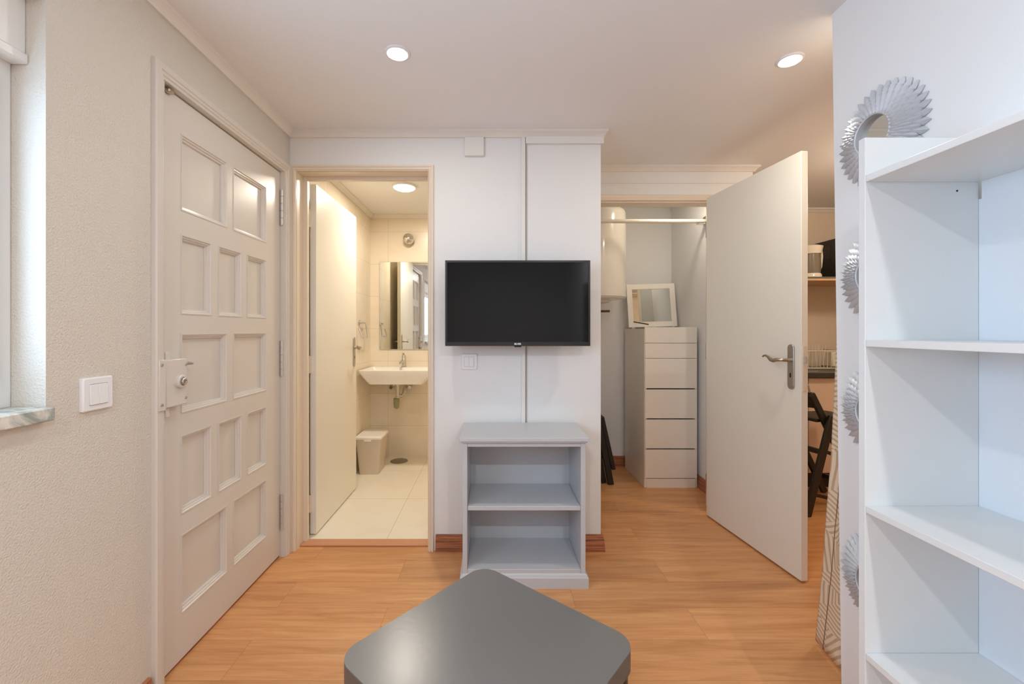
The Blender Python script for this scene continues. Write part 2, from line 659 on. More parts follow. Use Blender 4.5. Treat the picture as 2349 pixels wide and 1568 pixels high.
struct(MB().box(-1.30, -1.134, 2.43, 4.1, 0, ZC), 'wall_bathroom_left', M['bathwall'], 'beige tiled left wall of the bathroom')
struct(MB().box(-1.134, 0.40, 3.97, 4.1, 0, ZC), 'wall_bathroom_rear', M['bathwall'], 'beige tiled rear wall of the bathroom')
struct(MB().box(0.385, 0.40, 2.43, 3.97, 0, ZC), 'wall_bathroom_right', M['bathwall'], 'beige tiled right wall of the bathroom')
struct(MB().box(BX1, 0.385, 2.43, 2.44, 0, ZC), 'wall_bathroom_front', M['bathwall'], 'beige tiled inner side of the bathroom entrance wall')

# cornices
CP = [(0, 0), (0.0, -0.034), (0.010, -0.034), (0.014, -0.026), (0.026, -0.014), (0.034, -0.010), (0.034, 0)]


def cornice(n, p0, p1, inward, label, ext0=0.0, ext1=0.0):
    """p0->p1 along a wall foot line in plan; inward = unit vector to the room."""
    p0, p1, i = Vector(p0), Vector(p1), Vector(inward)
    d = (p1 - p0).normalized()
    a = [(p0.x - d.x * ext0 * u / 0.034 + i.x * u, p0.y - d.y * ext0 * u / 0.034 + i.y * u, ZC + v) for u, v in CP]
    b = [(p1.x + d.x * ext1 * u / 0.034 + i.x * u, p1.y + d.y * ext1 * u / 0.034 + i.y * u, ZC + v) for u, v in CP]
    mb = MB()
    mb.hexa(a, b)
    return struct(mb, 'trim_%d' % n, M['cornice'], label)


cornice(1, (XL, -2.4), (XL, YF), (1, 0), 'white cornice along the left wall', 0, -0.034)
cornice(2, (XL, YF), (XP, YF), (0, -1), 'white cornice above the television wall', -0.034, 0.034)
cornice(3, (XP, YF), (XP, YC), (1, 0), 'white cornice along the wall return', 0.034, -0.034)
cornice(4, (XP, YC), (1.705, YC), (0, -1), 'white cornice above the closet opening', -0.034, 0.034)
cornice(5, (-1.134, 2.44), (-1.134, 3.97), (1, 0), 'white cornice on the bathroom left wall', 0, -0.034)
cornice(6, (-1.134, 3.97), (0.385, 3.97), (0, -1), 'white cornice on the bathroom rear wall', -0.034, 0)
cornice(7, (1.705, 3.77), (3.4, 3.77), (0, -1), 'cornice on the kitchen rear wall')
# small moulding under the cornice and boxed strip above the right half of the television wall
struct(MB().box(0.178, 0.596, YF - 0.020, YF, 2.188, 2.226), 'trim_8', M['trim'], 'flat white strip under the cornice, right of the cable duct', 0.002)
struct(MB().box(XP, 1.705, YC - 0.006, YC, 2.148, 2.156), 'trim_9', M['trim'], 'thin white strip above the closet opening')

# skirting boards
SK = [(0, 0), (0, 0.088), (0.010, 0.086), (0.012, 0.070), (0.015, 0.068), (0.015, 0.050), (0.017, 0.048), (0.017, 0.026), (0.019, 0.024), (0.019, 0.0)]


def skirting(side, p0, p1, inward, label, e0=0.0, e1=0.0):
    p0, p1, i = Vector(p0), Vector(p1), Vector(inward)
    d = (p1 - p0).normalized()
    a = [(p0.x - d.x * e0 * u / 0.019 + i.x * u, p0.y - d.y * e0 * u / 0.019 + i.y * u, v) for u, v in SK]
    b = [(p1.x + d.x * e1 * u / 0.019 + i.x * u, p1.y + d.y * e1 * u / 0.019 + i.y * u, v) for u, v in SK]
    mb = MB()
    mb.hexa(a, b)
    return struct(mb, 'baseboard_' + side, M['skirt'], label)


skirting('front', (-0.306, YF), (XP, YF), (0, -1), 'red-brown wooden skirting board under the television wall', 0, 0.019)
skirting('return', (XP, YF), (XP, YC), (1, 0), 'red-brown wooden skirting board on the wall return', 0.019, 0)
skirting('left', (XL, -2.4), (XL, 1.357), (1, 0), 'red-brown wooden skirting board on the left wall')
skirting('closet_rear', (0.47, 3.74), (1.565, 3.74), (0, -1), 'red-brown wooden skirting board at the back of the closet')
skirting('closet_right', (1.565, YC + 0.1), (1.565, 3.74), (-1, 0), 'red-brown wooden skirting board on the closet right wall')
skirting('kitchen', (1.705, 2.9), (1.705, 3.74), (1, 0), 'red-brown wooden skirting board on the kitchen left wall')

# bathroom door frame: casing, lining, stops, threshold
BC = [(0.0, -0.002), (0.0, 0.006), (0.005, 0.009), (0.007, 0.013), (0.013, 0.014), (0.015, 0.011), (0.019, 0.011), (0.021, 0.015), (0.029, 0.016), (0.031, 0.011), (0.032, -0.002)]
mb = MB()
mb.u_casing(BX0, BX1, 0, BZ, BC, lambda a, v, z: (a, YF - v, z))
struct(mb, 'trim_10', M['casing_bath'], 'moulded cream casing around the bathroom doorway')
mb = MB()
mb.box(BX0, BX0 + 0.024, 2.386, 2.412, 0, BZ)
mb.box(BX1 - 0.012, BX1, 2.386, 2.412, 0, BZ)
mb.box(BX0 + 0.024, BX1 - 0.012, 2.386, 2.412, BZ - 0.018, BZ)
struct(mb, 'trim_11', M['casing_bath'], 'cream door stop strips inside the bathroom doorway', 0.002)
struct(MB().box(BX0 + 0.001, BX1 - 0.001, 2.345, 2.415, 0, 0.010), 'trim_12', M['threshold'], 'reddish wooden threshold strip of the bathroom doorway', 0.003)
mb = MB()
mb.box(BX0 - 0.004, BX0 + 0.0015, YF + 0.001, 2.386, 0, BZ)
mb.box(BX1 - 0.0015, BX1 + 0.004, YF + 0.001, 2.386, 0, BZ)
mb.box(BX0, BX1, YF + 0.001, 2.386, BZ - 0.0015, BZ + 0.004)
struct(mb, 'trim_13', M['casing_bath'], 'cream door lining of the bathroom doorway')

# closet casing
CCP = [(0.0, -0.002), (0.0, 0.008), (0.006, 0.014), (0.03, 0.014), (0.034, 0.010), (0.062, 0.012), (0.07, 0.006), (0.07, -0.002)]
mb = MB()
mb.u_casing(CX0 + 0.01, CX1 - 0.003, 0, CZ - 0.004, [(u * 0.6 if u else 0, v) for u, v in CCP], lambda a, v, z: (a, YC - v, z))
struct(mb, 'trim_14', M['casing_bath'], 'cream casing around the closet opening')
mb = MB()
mb.box(CX0, CX0 + 0.012, YC, YC + 0.1, 0, CZ)
mb.box(CX1 - 0.004, CX1, YC, YC + 0.1, 0, CZ)
mb.box(CX0, CX1, YC, YC + 0.1, CZ - 0.012, CZ)
struct(mb, 'trim_15', M['casing_bath'], 'cream lining of the closet opening')

# entry door casing
EC = [(0.0, -0.015), (0.0, 0.004), (0.004, 0.006), (0.010, 0.007), (0.013, 0.011), (0.024, 0.011), (0.027, 0.015), (0.050, 0.016), (0.055, 0.012), (0.056, -0.001)]
mb = MB()
mb.u_casing(DY0 - 0.008, DY1 - 0.003, 0, DZ - 0.002, [(u * 0.85, v) for u, v in EC], lambda a, v, z: (XL + v, a, z))
struct(mb, 'trim_16', M['door'], 'moulded grey-beige casing around the entry door')
mb = MB()
mb.box(XL - 0.10, XL - 0.002, DY1 - 0.004, DY1 + 0.002, 0, DZ)
mb.box(XL - 0.10, XL - 0.002, DY0 - 0.002, DY0 + 0.001, 0, DZ)
mb.box(XL - 0.10, XL - 0.002, DY0, DY1, DZ - 0.003, DZ + 0.001)
struct(mb, 'trim_17', M['door'], 'grey-beige lining of the entry doorway')
struct(MB().box(XL - 0.10, -1.119, DY0, DY1, 0, 0.006), 'trim_18', M['skirt'], 'thin reddish threshold under the entry door')

# ------------------------------------------------------------------ entry door (door_1)
XD = -1.115
d1 = thing('door_1', (XD, 1.43, 0.012), 'grey-beige panelled entry door with twelve recessed panels and a box lock', 'door', kind='structure')
ya, yb, za, zb = 1.432, 2.238, 0.012, 2.014
rows = [(1.617, 1.892, 2), (1.246, 1.532, 3), (0.891, 1.176, 2), (0.529, 0.812, 3), (0.173, 0.455, 2)]
cols2 = [(1.528, 1.794), (1.836, 2.105)]
cols3 = [(1.528, 1.694), (1.737, 1.897), (1.941, 2.105)]
mb = MB()
mb.box(XD - 0.042, XD - 0.018, ya, yb, za, zb)
top = zb
for (z0, z1, n) in rows:
    mb.box(XD - 0.018, XD, ya, yb, z1, top)
    cs = cols2 if n == 2 else cols3
    y = ya
    for (c0, c1) in cs:
        mb.box(XD - 0.018, XD, y, c0, z0, z1)
        y = c1
    mb.box(XD - 0.018, XD, y, yb, z0, z1)
    top = z0
mb.box(XD - 0.018, XD, ya, yb, za, top)
mb.build('door_leaf', M['door'], d1)
mb = MB()
steps = [(0.0, 0.0), (0.0, 0.002), (0.004, 0.002), (0.007, -0.003), (0.011, -0.004), (0.013, -0.009), (0.018, -0.011), (0.020, -0.0175)]
for (z0, z1, n) in rows:
    for (c0, c1) in (cols2 if n == 2 else cols3):
        rings = []
        for s, h in steps:
            rings.append([(XD + h, c0 + s, z0 + s), (XD + h, c1 - s, z0 + s), (XD + h, c1 - s, z1 - s), (XD + h, c0 + s, z1 - s)])
        mb.ring_loft(rings, cap=False)
mb.build('panel_moulding', M['door'], d1)
for zc in (1.83, 1.04, 0.236):
    mb = MB()
    prof = []
    for k in range(5):
        z0_, z1_ = -0.094 + k * 0.0376, -0.094 + (k + 1) * 0.0376
        prof += [(0.0062, z0_), (0.0062, z0_ + 0.002), (0.0088, z0_ + 0.003), (0.0088, z1_ - 0.003), (0.0062, z1_ - 0.002)]
    mb.lathe(prof, (XD + 0.010, 2.2405, zc), 'Z', 14)
    mb.build('hinge', M['hinge'], d1)
# box lock
mb = MB()
mb.box(XD, XD + 0.036, 1.412, 1.510, 0.930, 1.090)
lk = mb.build('lock_case', M['door'], d1, bevel=0.003)
mb = MB()
mb.lathe([(0.023, 0), (0.023, 0.009), (0.020, 0.012), (0.0135, 0.012), (0.0135, 0.002)], (XD + 0.036, 1.474, 1.012), 'X', 28)
mb.build('cylinder_rose', M['door'], lk)
mb = MB()
mb.lathe([(0.0125, 0), (0.0125, 0.016), (0.0105, 0.018), (0.0065, 0.018), (0.0065, 0.0165), (0.0, 0.0165)], (XD + 0.037, 1.474, 1.012), 'X', 24)
cyl = mb.build('cylinder', M['steel'], lk)
mb = MB()
mb.box(XD + 0.0530, XD + 0.0538, 1.4728, 1.4752, 1.0075, 1.0165)
mb.build('keyhole', M['black'], lk)
for zz in (1.100, 0.912):
    mb = MB()
    mb.box(XD + 0.004, XD + 0.026, 1.425, 1.442, zz - 0.016, zz + 0.016)
    mb.build('bolt', M['door'], lk, bevel=0.002)
mb = MB()
mb.tube([(XD + 0.012, 1.512, 1.068), (XD + 0.022, 1.535, 1.070), (XD + 0.026, 1.552, 1.068)], [0.005, 0.006, 0.004], 10)
mb.build('lever', M['steel'], lk)
for zz in (0.952, 1.068):
    mb = MB()
    mb.lathe([(0.005, 0), (0.004, 0.003), (0.0, 0.0035)], (XD + 0.036, 1.503, zz), 'X', 10)
    mb.build('screw', M['steel'], lk)
mb = MB()
mb.box(XL + 0.008, XL + 0.020, 1.378, 1.405, 0.925, 1.092)
kp = mb.build('lock_keeper', M['door'], d1, bevel=0.002)
for zz in (0.945, 1.075):
    mb = MB()
    mb.lathe([(0.005, 0), (0.004, 0.003), (0.0, 0.0035)], (XL + 0.020, 1.388, zz), 'X', 10)
    mb.build('screw', M['steel'], kp)
mb = MB()
mb.box(XD + 0.001, XD + 0.018, 1.448, 1.475, 1.998, 2.013)
mb.build('top_catch', M['nickel'], d1, bevel=0.004)

# ------------------------------------------------------------------ side window (window_1)
w1 = thing('window_1', (-1.2, -0.08, 1.0), 'white framed window in the left wall reveal', 'window', kind='structure')
mb = MB()
xf0, xf1 = -1.225, -1.178
mb.box(xf0, xf1, WY0, WY0 + 0.05, WZ0, WZ1)
mb.box(xf0, xf1, WY1 - 0.03, WY1, WZ0, WZ1)
mb.box(xf0, xf1, WY0 + 0.05, WY1 - 0.03, WZ0, WZ0 + 0.06)
mb.box(xf0, xf1, WY0 + 0.05, WY1 - 0.03, 1.80, WZ1)
mb.box(xf0, xf1, -0.10, -0.05, WZ0 + 0.06, 1.8)
mb.build('window_frame', M['trim'], w1, bevel=0.003)
for (a, b) in ((WY0 + 0.05, -0.10), (-0.05, WY1 - 0.03)):
    mb = MB()
    s = 0.045
    mb.box(xf0 + 0.01, xf1 + 0.008, a, a + s, 1.06, 1.8)
    mb.box(xf0 + 0.01, xf1 + 0.008, b - s, b, 1.06, 1.8)
    mb.box(xf0 + 0.01, xf1 + 0.008, a + s, b - s, 1.06, 1.06 + s)
    mb.box(xf0 + 0.01, xf1 + 0.008, a + s, b - s, 1.8 - s, 1.8)
    sh = mb.build('sash', M['trim'], w1, bevel=0.003)
    mb = MB()
    mb.box(-1.203, -1.199, a + s, b - s, 1.06 + s, 1.8 - s)
    mb.build('pane', M['glass'], sh)
mb = MB()
mb.box(-1.178, -1.142, WY0, WY1, 1.862, WZ1)
mb.box(-1.178, -1.136, WY0, WY1, 1.838, 1.862)
mb.build('shutter_box', M['trim'], w1, bevel=0.003)
mb = MB()
mb.box(-1.178, XL + 0.028, WY0 - 0.01, WY1 - 0.004, WZ0 - 0.03, WZ0 + 0.002)
mb.build('window_sill', M['marble'], w1, bevel=0.003)

# ------------------------------------------------------------------ bathroom door (door_2)
d2 = thing('door_2', (-1.0365, 2.466, 0.01), 'flat cream bathroom door standing open into the bathroom', 'door', kind='structure')
mb = MB()
mb.box(-1.055, -1.018, 2.466, 3.19, 0.012, 2.03)
mb.build('door_leaf', M['cream'], d2, bevel=0.002)
for zc in (1.83, 0.99, 0.19):
    mb = MB()
    mb.lathe([(0.0065, -0.05), (0.0065, -0.001), (0.0055, 0.0), (0.0065, 0.001), (0.0065, 0.05)], (-1.052, 2.4585, zc), 'Z', 12)
    mb.box(-1.058, -1.046, 2.4585, 2.4665, zc - 0.05, zc + 0.05)
    mb.build('hinge', M['casing_bath'], d2)


def lever_handle(parent, face, sgn, u0, zc, zlever, along, mat_plate, mat_lever, f):
    """Plate and lever; f(u, out, z) -> point; lever runs along +along in u."""
    mb = MB()
    mb.prism(rrect(u0 - 0.019, u0 + 0.019, zc - 0.108, zc + 0.108, 0.018, 6), 0.0, 0.007, lambda x, y, z: f(x, z, y))
    pl = mb.build('handle_plate', mat_plate, parent, bevel=0.002)
    mb = MB()
    pts, rr = [], []
    for t, o, dz, r in ((0, 0.004, 0, 0.011), (0, 0.02, 0, 0.009), (0.003, 0.042, 0, 0.0085), (0.012, 0.052, 0, 0.009),
                        (0.030, 0.055, -0.001, 0.0095), (0.048, 0.056, -0.006, 0.010), (0.066, 0.056, -0.002, 0.0095),
                        (0.084, 0.054, 0.010, 0.0075), (0.100, 0.053, 0.016, 0.006), (0.113, 0.053, 0.015, 0.005), (0.122, 0.053, 0.009, 0.004)):
        pts.append(f(u0 + along * t, o, zlever + dz))
        rr.append(r)
    mb.tube(pts, rr, 12)
    mb.build('lever', mat_lever, pl)
    mb = MB()
    mb.prism(rrect(u0 - 0.004, u0 + 0.004, zc - 0.052, zc - 0.030, 0.0039, 4), 0.0068, 0.0078, lambda x, y, z: f(x, z, y))
    mb.build('keyhole', M['black'], pl)
    for zz in (zc - 0.094, zc + 0.094):
        mb = MB()
        mb.prism([(u0 + 0.004 * math.cos(k * math.pi / 5), zz + 0.004 * math.sin(k * math.pi / 5)) for k in range(10)], 0.0068, 0.0085, lambda x, y, z: f(x, z, y))
        mb.build('screw', M['steel'], pl)


lever_handle(d2, None, 1, 3.135, 1.03, 1.06, -1, M['nickel'], M['nickel'], lambda u, o, z: (-1.018 + o, u, z))
lever_handle(d2, None, -1, 3.135, 1.03, 1.06, -1, M['nickel'], M['nickel'], lambda u, o, z: (-1.055 - o, u, z))

# ------------------------------------------------------------------ open cream door on the right (door_3)
ang = math.atan2(-0.723, 0.083)
d3 = thing('door_3', (1.365, 2.727, 0.0), 'flat cream door standing open in front of the closet and kitchen', 'door', rz=ang, kind='structure')


def L3(x, y, z):
    c, s = math.cos(ang), math.sin(ang)
    return (1.365 + c * x - s * y, 2.727 + s * x + c * y, z)


mb = MB()
mb.prism([(0, 0), (0.728, 0), (0.728, 0.034), (0, 0.034)], 0.010, 2.03, lambda x, y, z: L3(x, y, z))
mb.build('door_leaf', M['cream'], d3, bevel=0.002)
lever_handle(d3, None, 1, 0.672, 1.012, 1.045, -1, M['steel'], M['nickel'], lambda u, o, z: L3(u, -o, z))
lever_handle(d3, None, 1, 0.672, 1.012, 1.045, -1, M['steel'], M['brass'], lambda u, o, z: L3(u, 0.034 + o, z))
mb = MB()
mb.prism([(0.7275, 0.007), (0.730, 0.007), (0.730, 0.027), (0.7275, 0.027)], 0.90, 1.115, lambda x, y, z: L3(x, y, z))
lp = mb.build('latch_plate', M['casing_bath'], d3, bevel=0.001)
mb = MB()
mb.prism([(0.729, 0.010), (0.740, 0.012), (0.740, 0.018), (0.729, 0.024)], 1.035, 1.062, lambda x, y, z: L3(x, y, z))
mb.build('latch', M['chrome'], lp)
for zc in (1.83, 1.05, 0.22):
    mb = MB()
    a = L3(-0.004, 0.004, zc)
    mb.lathe([(0.006, -0.05), (0.006, 0.05)], a, 'Z', 12)
    mb.build('hinge', M['nickel'], d3)

# ------------------------------------------------------------------ switches and wall boxes


def switch(name, loc, size, normal, label):
    """normal '+X' or '-Y'."""
    t = thing(name, loc, label, 'light switch')

    def f(a, v, h):
        return (loc[0] + h, loc[1] + a, loc[2] + v) if normal == '+X' else (loc[0] + a, loc[1] - h, loc[2] + v)
    s = size / 2
    mb = MB()
    o = rrect(-s, s, -s, s, 0.004, 3)
    i = rrect(-s + 0.003, s - 0.003, -s + 0.003, s - 0.003, 0.004, 3)
    q = rrect(-s * 0.62, s * 0.62, -s * 0.66, s * 0.62, 0.002, 3)
    mb.ring_loft([[f(x, y, 0) for x, y in o], [f(x, y, 0.007) for x, y in o], [f(x, y, 0.010) for x, y in i],
                  [f(x, y, 0.010) for x, y in q], [f(x, y, 0.006) for x, y in q]])
    mb.build('cover_plate', M['plastic'], t)
    for k in (0, 1):
        mb = MB()
        a0 = -s * 0.60 + k * s * 0.605
        mb.hexa([f(a0, -s * 0.63, 0.006), f(a0 + s * 0.595, -s * 0.63, 0.006), f(a0 + s * 0.595, s * 0.59, 0.006), f(a0, s * 0.59, 0.006)],
                [f(a0, -s * 0.63, 0.014), f(a0 + s * 0.595, -s * 0.63, 0.014), f(a0 + s * 0.595, s * 0.59, 0.011), f(a0, s * 0.59, 0.011)])
        mb.build('rocker', M['plastic'], t, bevel=0.001)
    return t


switch('light_switch', (XL, 1.176, 1.015), 0.090, '+X', 'white double light switch on the cream wall between window and entry door')
switch('light_switch', (-0.126, YF, 1.019), 0.086, '-Y', 'white double light switch under the left end of the television')
mb = MB()
mb.box(-0.150, -0.047, YF - 0.022, YF, 2.122, 2.222)
jb = tag(mb.build('junction_box', M['trim'], bevel=0.003), 'square white junction box high on the wall under the cornice', 'junction box')
cd = thing('cable_duct', (0.17, YF, 0.05), 'narrow white vertical cable duct with a painted grey shadow line running behind the television', 'cable duct')
mb = MB()
mb.box(0.155, 0.176, YF - 0.014, YF, 0.05, 2.222)
mb.build('duct', M['trim'], cd, bevel=0.0015)
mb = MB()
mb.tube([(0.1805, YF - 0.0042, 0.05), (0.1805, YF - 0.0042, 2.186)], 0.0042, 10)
shadow_strip = mb.build('duct_shadow', M['duct_shadow'], cd)  # thin grey strip, coloured as the shadow line along the duct
shadow_strip['label'] = 'grey strip painted as a shadow line'

# ------------------------------------------------------------------ television
tv = thing('television', (0.127, 2.16, 1.108), 'black flat television mounted on the white wall', 'television')
tx0, tx1, tz0, tz1, ty = -0.240, 0.494, 1.108, 1.541, 2.160
mb = MB()
mb.box(tx0, tx1, ty + 0.004, ty + 0.045, tz0, tz1)
mb.box(tx0 + 0.12, tx1 - 0.12, ty + 0.045, ty + 0.075, tz0 + 0.05, tz1 - 0.12)
mb.build('housing', M['black'], tv, bevel=0.003)
mb = MB()
b_ = 0.010
mb.ring_loft([[(tx0, ty + 0.006, tz0), (tx1, ty + 0.006, tz0), (tx1, ty + 0.006, tz1), (tx0, ty + 0.006, tz1)],
              [(tx0, ty, tz0), (tx1, ty, tz0), (tx1, ty, tz1), (tx0, ty, tz1)],
              [(tx0 + b_, ty, tz0 + 0.02), (tx1 - b_, ty, tz0 + 0.02), (tx1 - b_, ty, tz1 - b_), (tx0 + b_, ty, tz1 - b_)],
              [(tx0 + b_, ty + 0.005, tz0 + 0.02), (tx1 - b_, ty + 0.005, tz0 + 0.02), (tx1 - b_, ty + 0.005, tz1 - b_), (tx0 + b_, ty + 0.005, tz1 - b_)]], cap=False)
mb.build('bezel', M['black'], tv)
mb = MB()
mb.box(tx0 + b_, tx1 - b_, ty + 0.002, ty + 0.0045, tz0 + 0.02, tz1 - b_)
mb.build('screen', M['screen'], tv)
mb = MB()
mb.box(0.110, 0.146, ty + 0.004, ty + 0.02, tz0 - 0.006, tz0)
mb.build('sensor', M['black'], tv, bevel=0.002)
mb = MB()
mb.box(0.03, 0.23, ty + 0.075, YF - 0.016, 1.25, 1.40)
mb.build('wall_bracket', M['black'], tv)
fc = bpy.data.curves.new('logo', 'FONT')
fc.body = 'SILVER'
fc.size = 0.0118
fc.align_x = 'CENTER'
fc.extrude = 0.0004
fc.offset = 0.0004
fo = bpy.data.objects.new('logo_tmp', fc)
COL.objects.link(fo)
bpy.context.view_layer.update()
me = bpy.data.meshes.new_from_object(fo.evaluated_get(bpy.context.evaluated_depsgraph_get()))
bpy.data.objects.remove(fo)
me.materials.clear()
me.materials.append(M['letter'])
lo = bpy.data.objects.new('logo', me)
COL.objects.link(lo)
lo.parent = tv
lo.rotation_euler = (math.pi / 2, 0, 0)
lo.location = (0.0, -0.0006, 0.0065)
lo['label'] = 'white word SILVER'

# ------------------------------------------------------------------ grey bookcase under the television
bc = thing('bookcase', (0.145, 2.12, 0), 'low pale grey bookcase with two open bays under the television', 'bookcase')
bx0, bx1, byf, byb = -0.139, 0.430, 1.975, 2.284
mb = MB()
mb.prism([(bx0 - 0.014, byf - 0.018), (bx1 + 0.014, byf - 0.018), (bx1 + 0.014, byb + 0.002), (bx0 - 0.014, byb + 0.002)], 0.676, 0.694)
mb.prism([(bx0 - 0.007, byf - 0.010), (bx1 + 0.007, byf - 0.010), (bx1 + 0.007, byb), (bx0 - 0.007, byb)], 0.668, 0.676)
mb.build('top_board', M['greypaint'], bc, bevel=0.002)
for xa in (bx0, bx1 - 0.022):
    mb = MB()
    mb.box(xa, xa + 0.022, byf, byb, 0.055, 0.668)
    mb.build('side_panel', M['greypaint'], bc, bevel=0.0015)
mb = MB()
mb.box(bx0 + 0.022, bx1 - 0.022, byb - 0.008, byb, 0.055, 0.668)
mb.build('back_panel', M['greypaint'], bc)
mb = MB()
mb.box(bx0 + 0.022, bx1 - 0.022, byf + 0.003, byf + 0.020, 0.648, 0.668)
mb.build('top_rail', M['greypaint'], bc, bevel=0.0015)
mb = MB()
mb.box(bx0 + 0.0225, bx1 - 0.0225, byf + 0.006, byb - 0.009, 0.352, 0.372)
mb.build('shelf', M['greypaint'], bc, bevel=0.002)
mb = MB()
mb.box(bx0 + 0.022, bx1 - 0.022, byf + 0.002, byb - 0.009, 0.050, 0.082)
mb.build('shelf', M['greypaint'], bc, bevel=0.002)
mb = MB()
mb.ring_loft([[(x, y, z) for x, y in ((bx0 - o, byf - o), (bx1 + o, byf - o), (bx1 + o, byb), (bx0 - o, byb))]
              for o, z in ((0.012, 0.0), (0.012, 0.048), (0.009, 0.052), (0.006, 0.053), (0.004, 0.060), (0.0, 0.064))])
mb.build('plinth', M['greypaint'], bc)

# ------------------------------------------------------------------ coffee table in the foreground
ta = math.radians(48.83)
tc_ = Vector((-0.0294, 1.346))
da = Vector((-math.cos(ta), -math.sin(ta)))
db = Vector((math.sin(ta), -math.cos(ta)))
cen = tc_ + da * 0.25 + db * 0.25
tb = thing('coffee_table', (cen.x, cen.y, 0), 'dark grey square low table with rounded corners in the foreground', 'table', rz=ta)


def LT(x, y, z):
    c, s = math.cos(ta), math.sin(ta)
    return (cen.x + c * x - s * y, cen.y + s * x + c * y, z)


mb = MB()
o = rrect(-0.25, 0.25, -0.25, 0.25, 0.055, 10)
mb.prism(o, 0.400, 0.4485, LT)
tpo = mb.build('table_rim', M['tableedge'], tb, bevel=0.001)
mb = MB()
mb.prism(rrect(-0.2495, 0.2495, -0.2495, 0.2495, 0.0545, 10), 0.4485, 0.450, LT)
mb.build('tabletop', M['tabletop'], tb)
for sx in (-1, 1):
    for sy in (-1, 1):
        mb = MB()
        cxx, cyy = sx * 0.2125, sy * 0.2125
        pts = rrect(cxx - 0.025, cxx + 0.025, cyy - 0.025, cyy + 0.025, 0.022, 5)
        mb.prism(pts, 0.0, 0.400, LT)
        mb.build('leg', M['black'], tb)

# ------------------------------------------------------------------ white open shelving unit on the right
sy0, sy1, sx0, sx1 = 0.22, 1.018, 0.872, 1.138
su = thing('shelving_unit', ((sx0 + sx1) / 2, (sy0 + sy1) / 2, 0), 'tall white open shelving unit standing against the right wall', 'shelving unit')
for ya_ in (sy0, sy1 - 0.018):
    mb = MB()
    mb.box(sx0, sx1, ya_, ya_ + 0.018, 0, 1.640)
    mb.build('side_panel', M['white'], su, bevel=0.001)
for zt, xx in ((1.551, 0), (1.166, 0), (0.778, 0), (0.434, 0), (0.085, 0)):
    mb = MB()
    mb.box(sx0 + 0.001, sx1 - 0.001, sy0 + 0.0185, sy1 - 0.0185, zt - 0.0155, zt)
    mb.build('shelf', M['white'], su, bevel=0.001)
mb = MB()
mb.box(sx1, sx1 + 0.004, sy0, sy1 - 0.024, 0.07, 1.536)
mb.box(sx1, sx1 + 0.004, sy1 - 0.024, sy1 - 0.018, 0.07, 1.495)
mb.build('back_panel', M['shelfback'], su)
mb = MB()
mb.box(sx0 + 0.03, sx0 + 0.045, sy0 + 0.018, sy1 - 0.018, 0, 0.0695)
mb.build('plinth', M['white'], su)
mb = MB()
mb.lathe([(0.0022, 0.0), (0.0022, 0.0008)], (1.087, sy1 - 0.0188, 1.515), 'Y', 10)
mb.build('peg_hole', M['black'], su)

# ------------------------------------------------------------------ petal mirrors on the right wall


def petal_ring(mb, r0, r1, n, width, h0, h1, hr, phase):
    """Pointed leaf petals around the x axis; h = stand-off from wall along -x."""
    for k in range(n):
        a = 2 * math.pi * (k + phase) / n
        cr, sr = math.cos(a), math.sin(a)

        def P(r, w, h):
            return (-h, r * cr - w * sr, r * sr + w * cr)
        N_ = 6
        left, mid, right = [], [], []
        for i in range(N_ + 1):
            t = i / N_
            w = width * (math.sin(math.pi * min(1, (0.16 + 0.84 * t))) ** 0.8)
            if i == N_:
                w = 0.0004
            r = r0 + (r1 - r0) * t
            h = h0 + (h1 - h0) * t
            left.append(P(r, -w, h - hr * 0.9))
            mid.append(P(r, 0, h + hr * math.sin(math.pi * (0.15 + 0.8 * t))))
            right.append(P(r, w, h - hr * 0.9))
        L_ = [mb.bm.verts.new(p) for p in left]
        C_ = [mb.bm.verts.new(p) for p in mid]
        R_ = [mb.bm.verts.new(p) for p in right]
        B_ = [mb.bm.verts.new((p[0] + hr * 0.7 + 0.004, p[1], p[2])) for p in mid]
        for i in range(N_):
            mb.bm.faces.new((L_[i], C_[i], C_[i + 1], L_[i + 1]))
            mb.bm.faces.new((C_[i], R_[i], R_[i + 1], C_[i + 1]))
            mb.bm.faces.new((R_[i], B_[i], B_[i + 1], R_[i + 1]))
            mb.bm.faces.new((B_[i], L_[i], L_[i + 1], B_[i + 1]))


def petal_mirror(y, z, label):
    t = thing('petal_mirror', (XR, y, z), label, 'mirror', 'silver petal mirrors hung in a column on the right wall')
    mb = MB()
    mb.lathe([(0.056, -0.016), (0.056, -0.014)], (0, 0, 0), 'X', 48)
    mb.build('mirror_glass', M['mirror'], t, center='local')
    mb = MB()
    mb.lathe([(0.090, -0.001), (0.122, -0.004), (0.100, -0.011), (0.080, -0.019), (0.064, -0.027), (0.061, -0.033), (0.058, -0.034), (0.055, -0.032), (0.055, -0.011), (0.07, -0.001)], (0, 0, 0), 'X', 56)
    mb.build('inner_rim', M['silver'], t, center='local')
    for r0, r1, n, w, h0, h1, hr, ph in ((0.098, 0.147, 36, 0.0118, 0.013, 0.008, 0.0065, 0.0),
                                        (0.084, 0.130, 36, 0.0108, 0.021, 0.015, 0.0065, 0.5),
                                        (0.073, 0.113, 36, 0.0096, 0.027, 0.021, 0.006, 0.0),
                                        (0.064, 0.097, 36, 0.0084, 0.031, 0.026, 0.005, 0.5),
                                        (0.058, 0.081, 36, 0.0066, 0.034, 0.030, 0.004, 0.0)):
        mb = MB()
        petal_ring(mb, r0, r1, n, w, h0, h1, hr, ph)
        mb.build('petal_ring', M['silver'], t, center='local', angle=18)
    return t


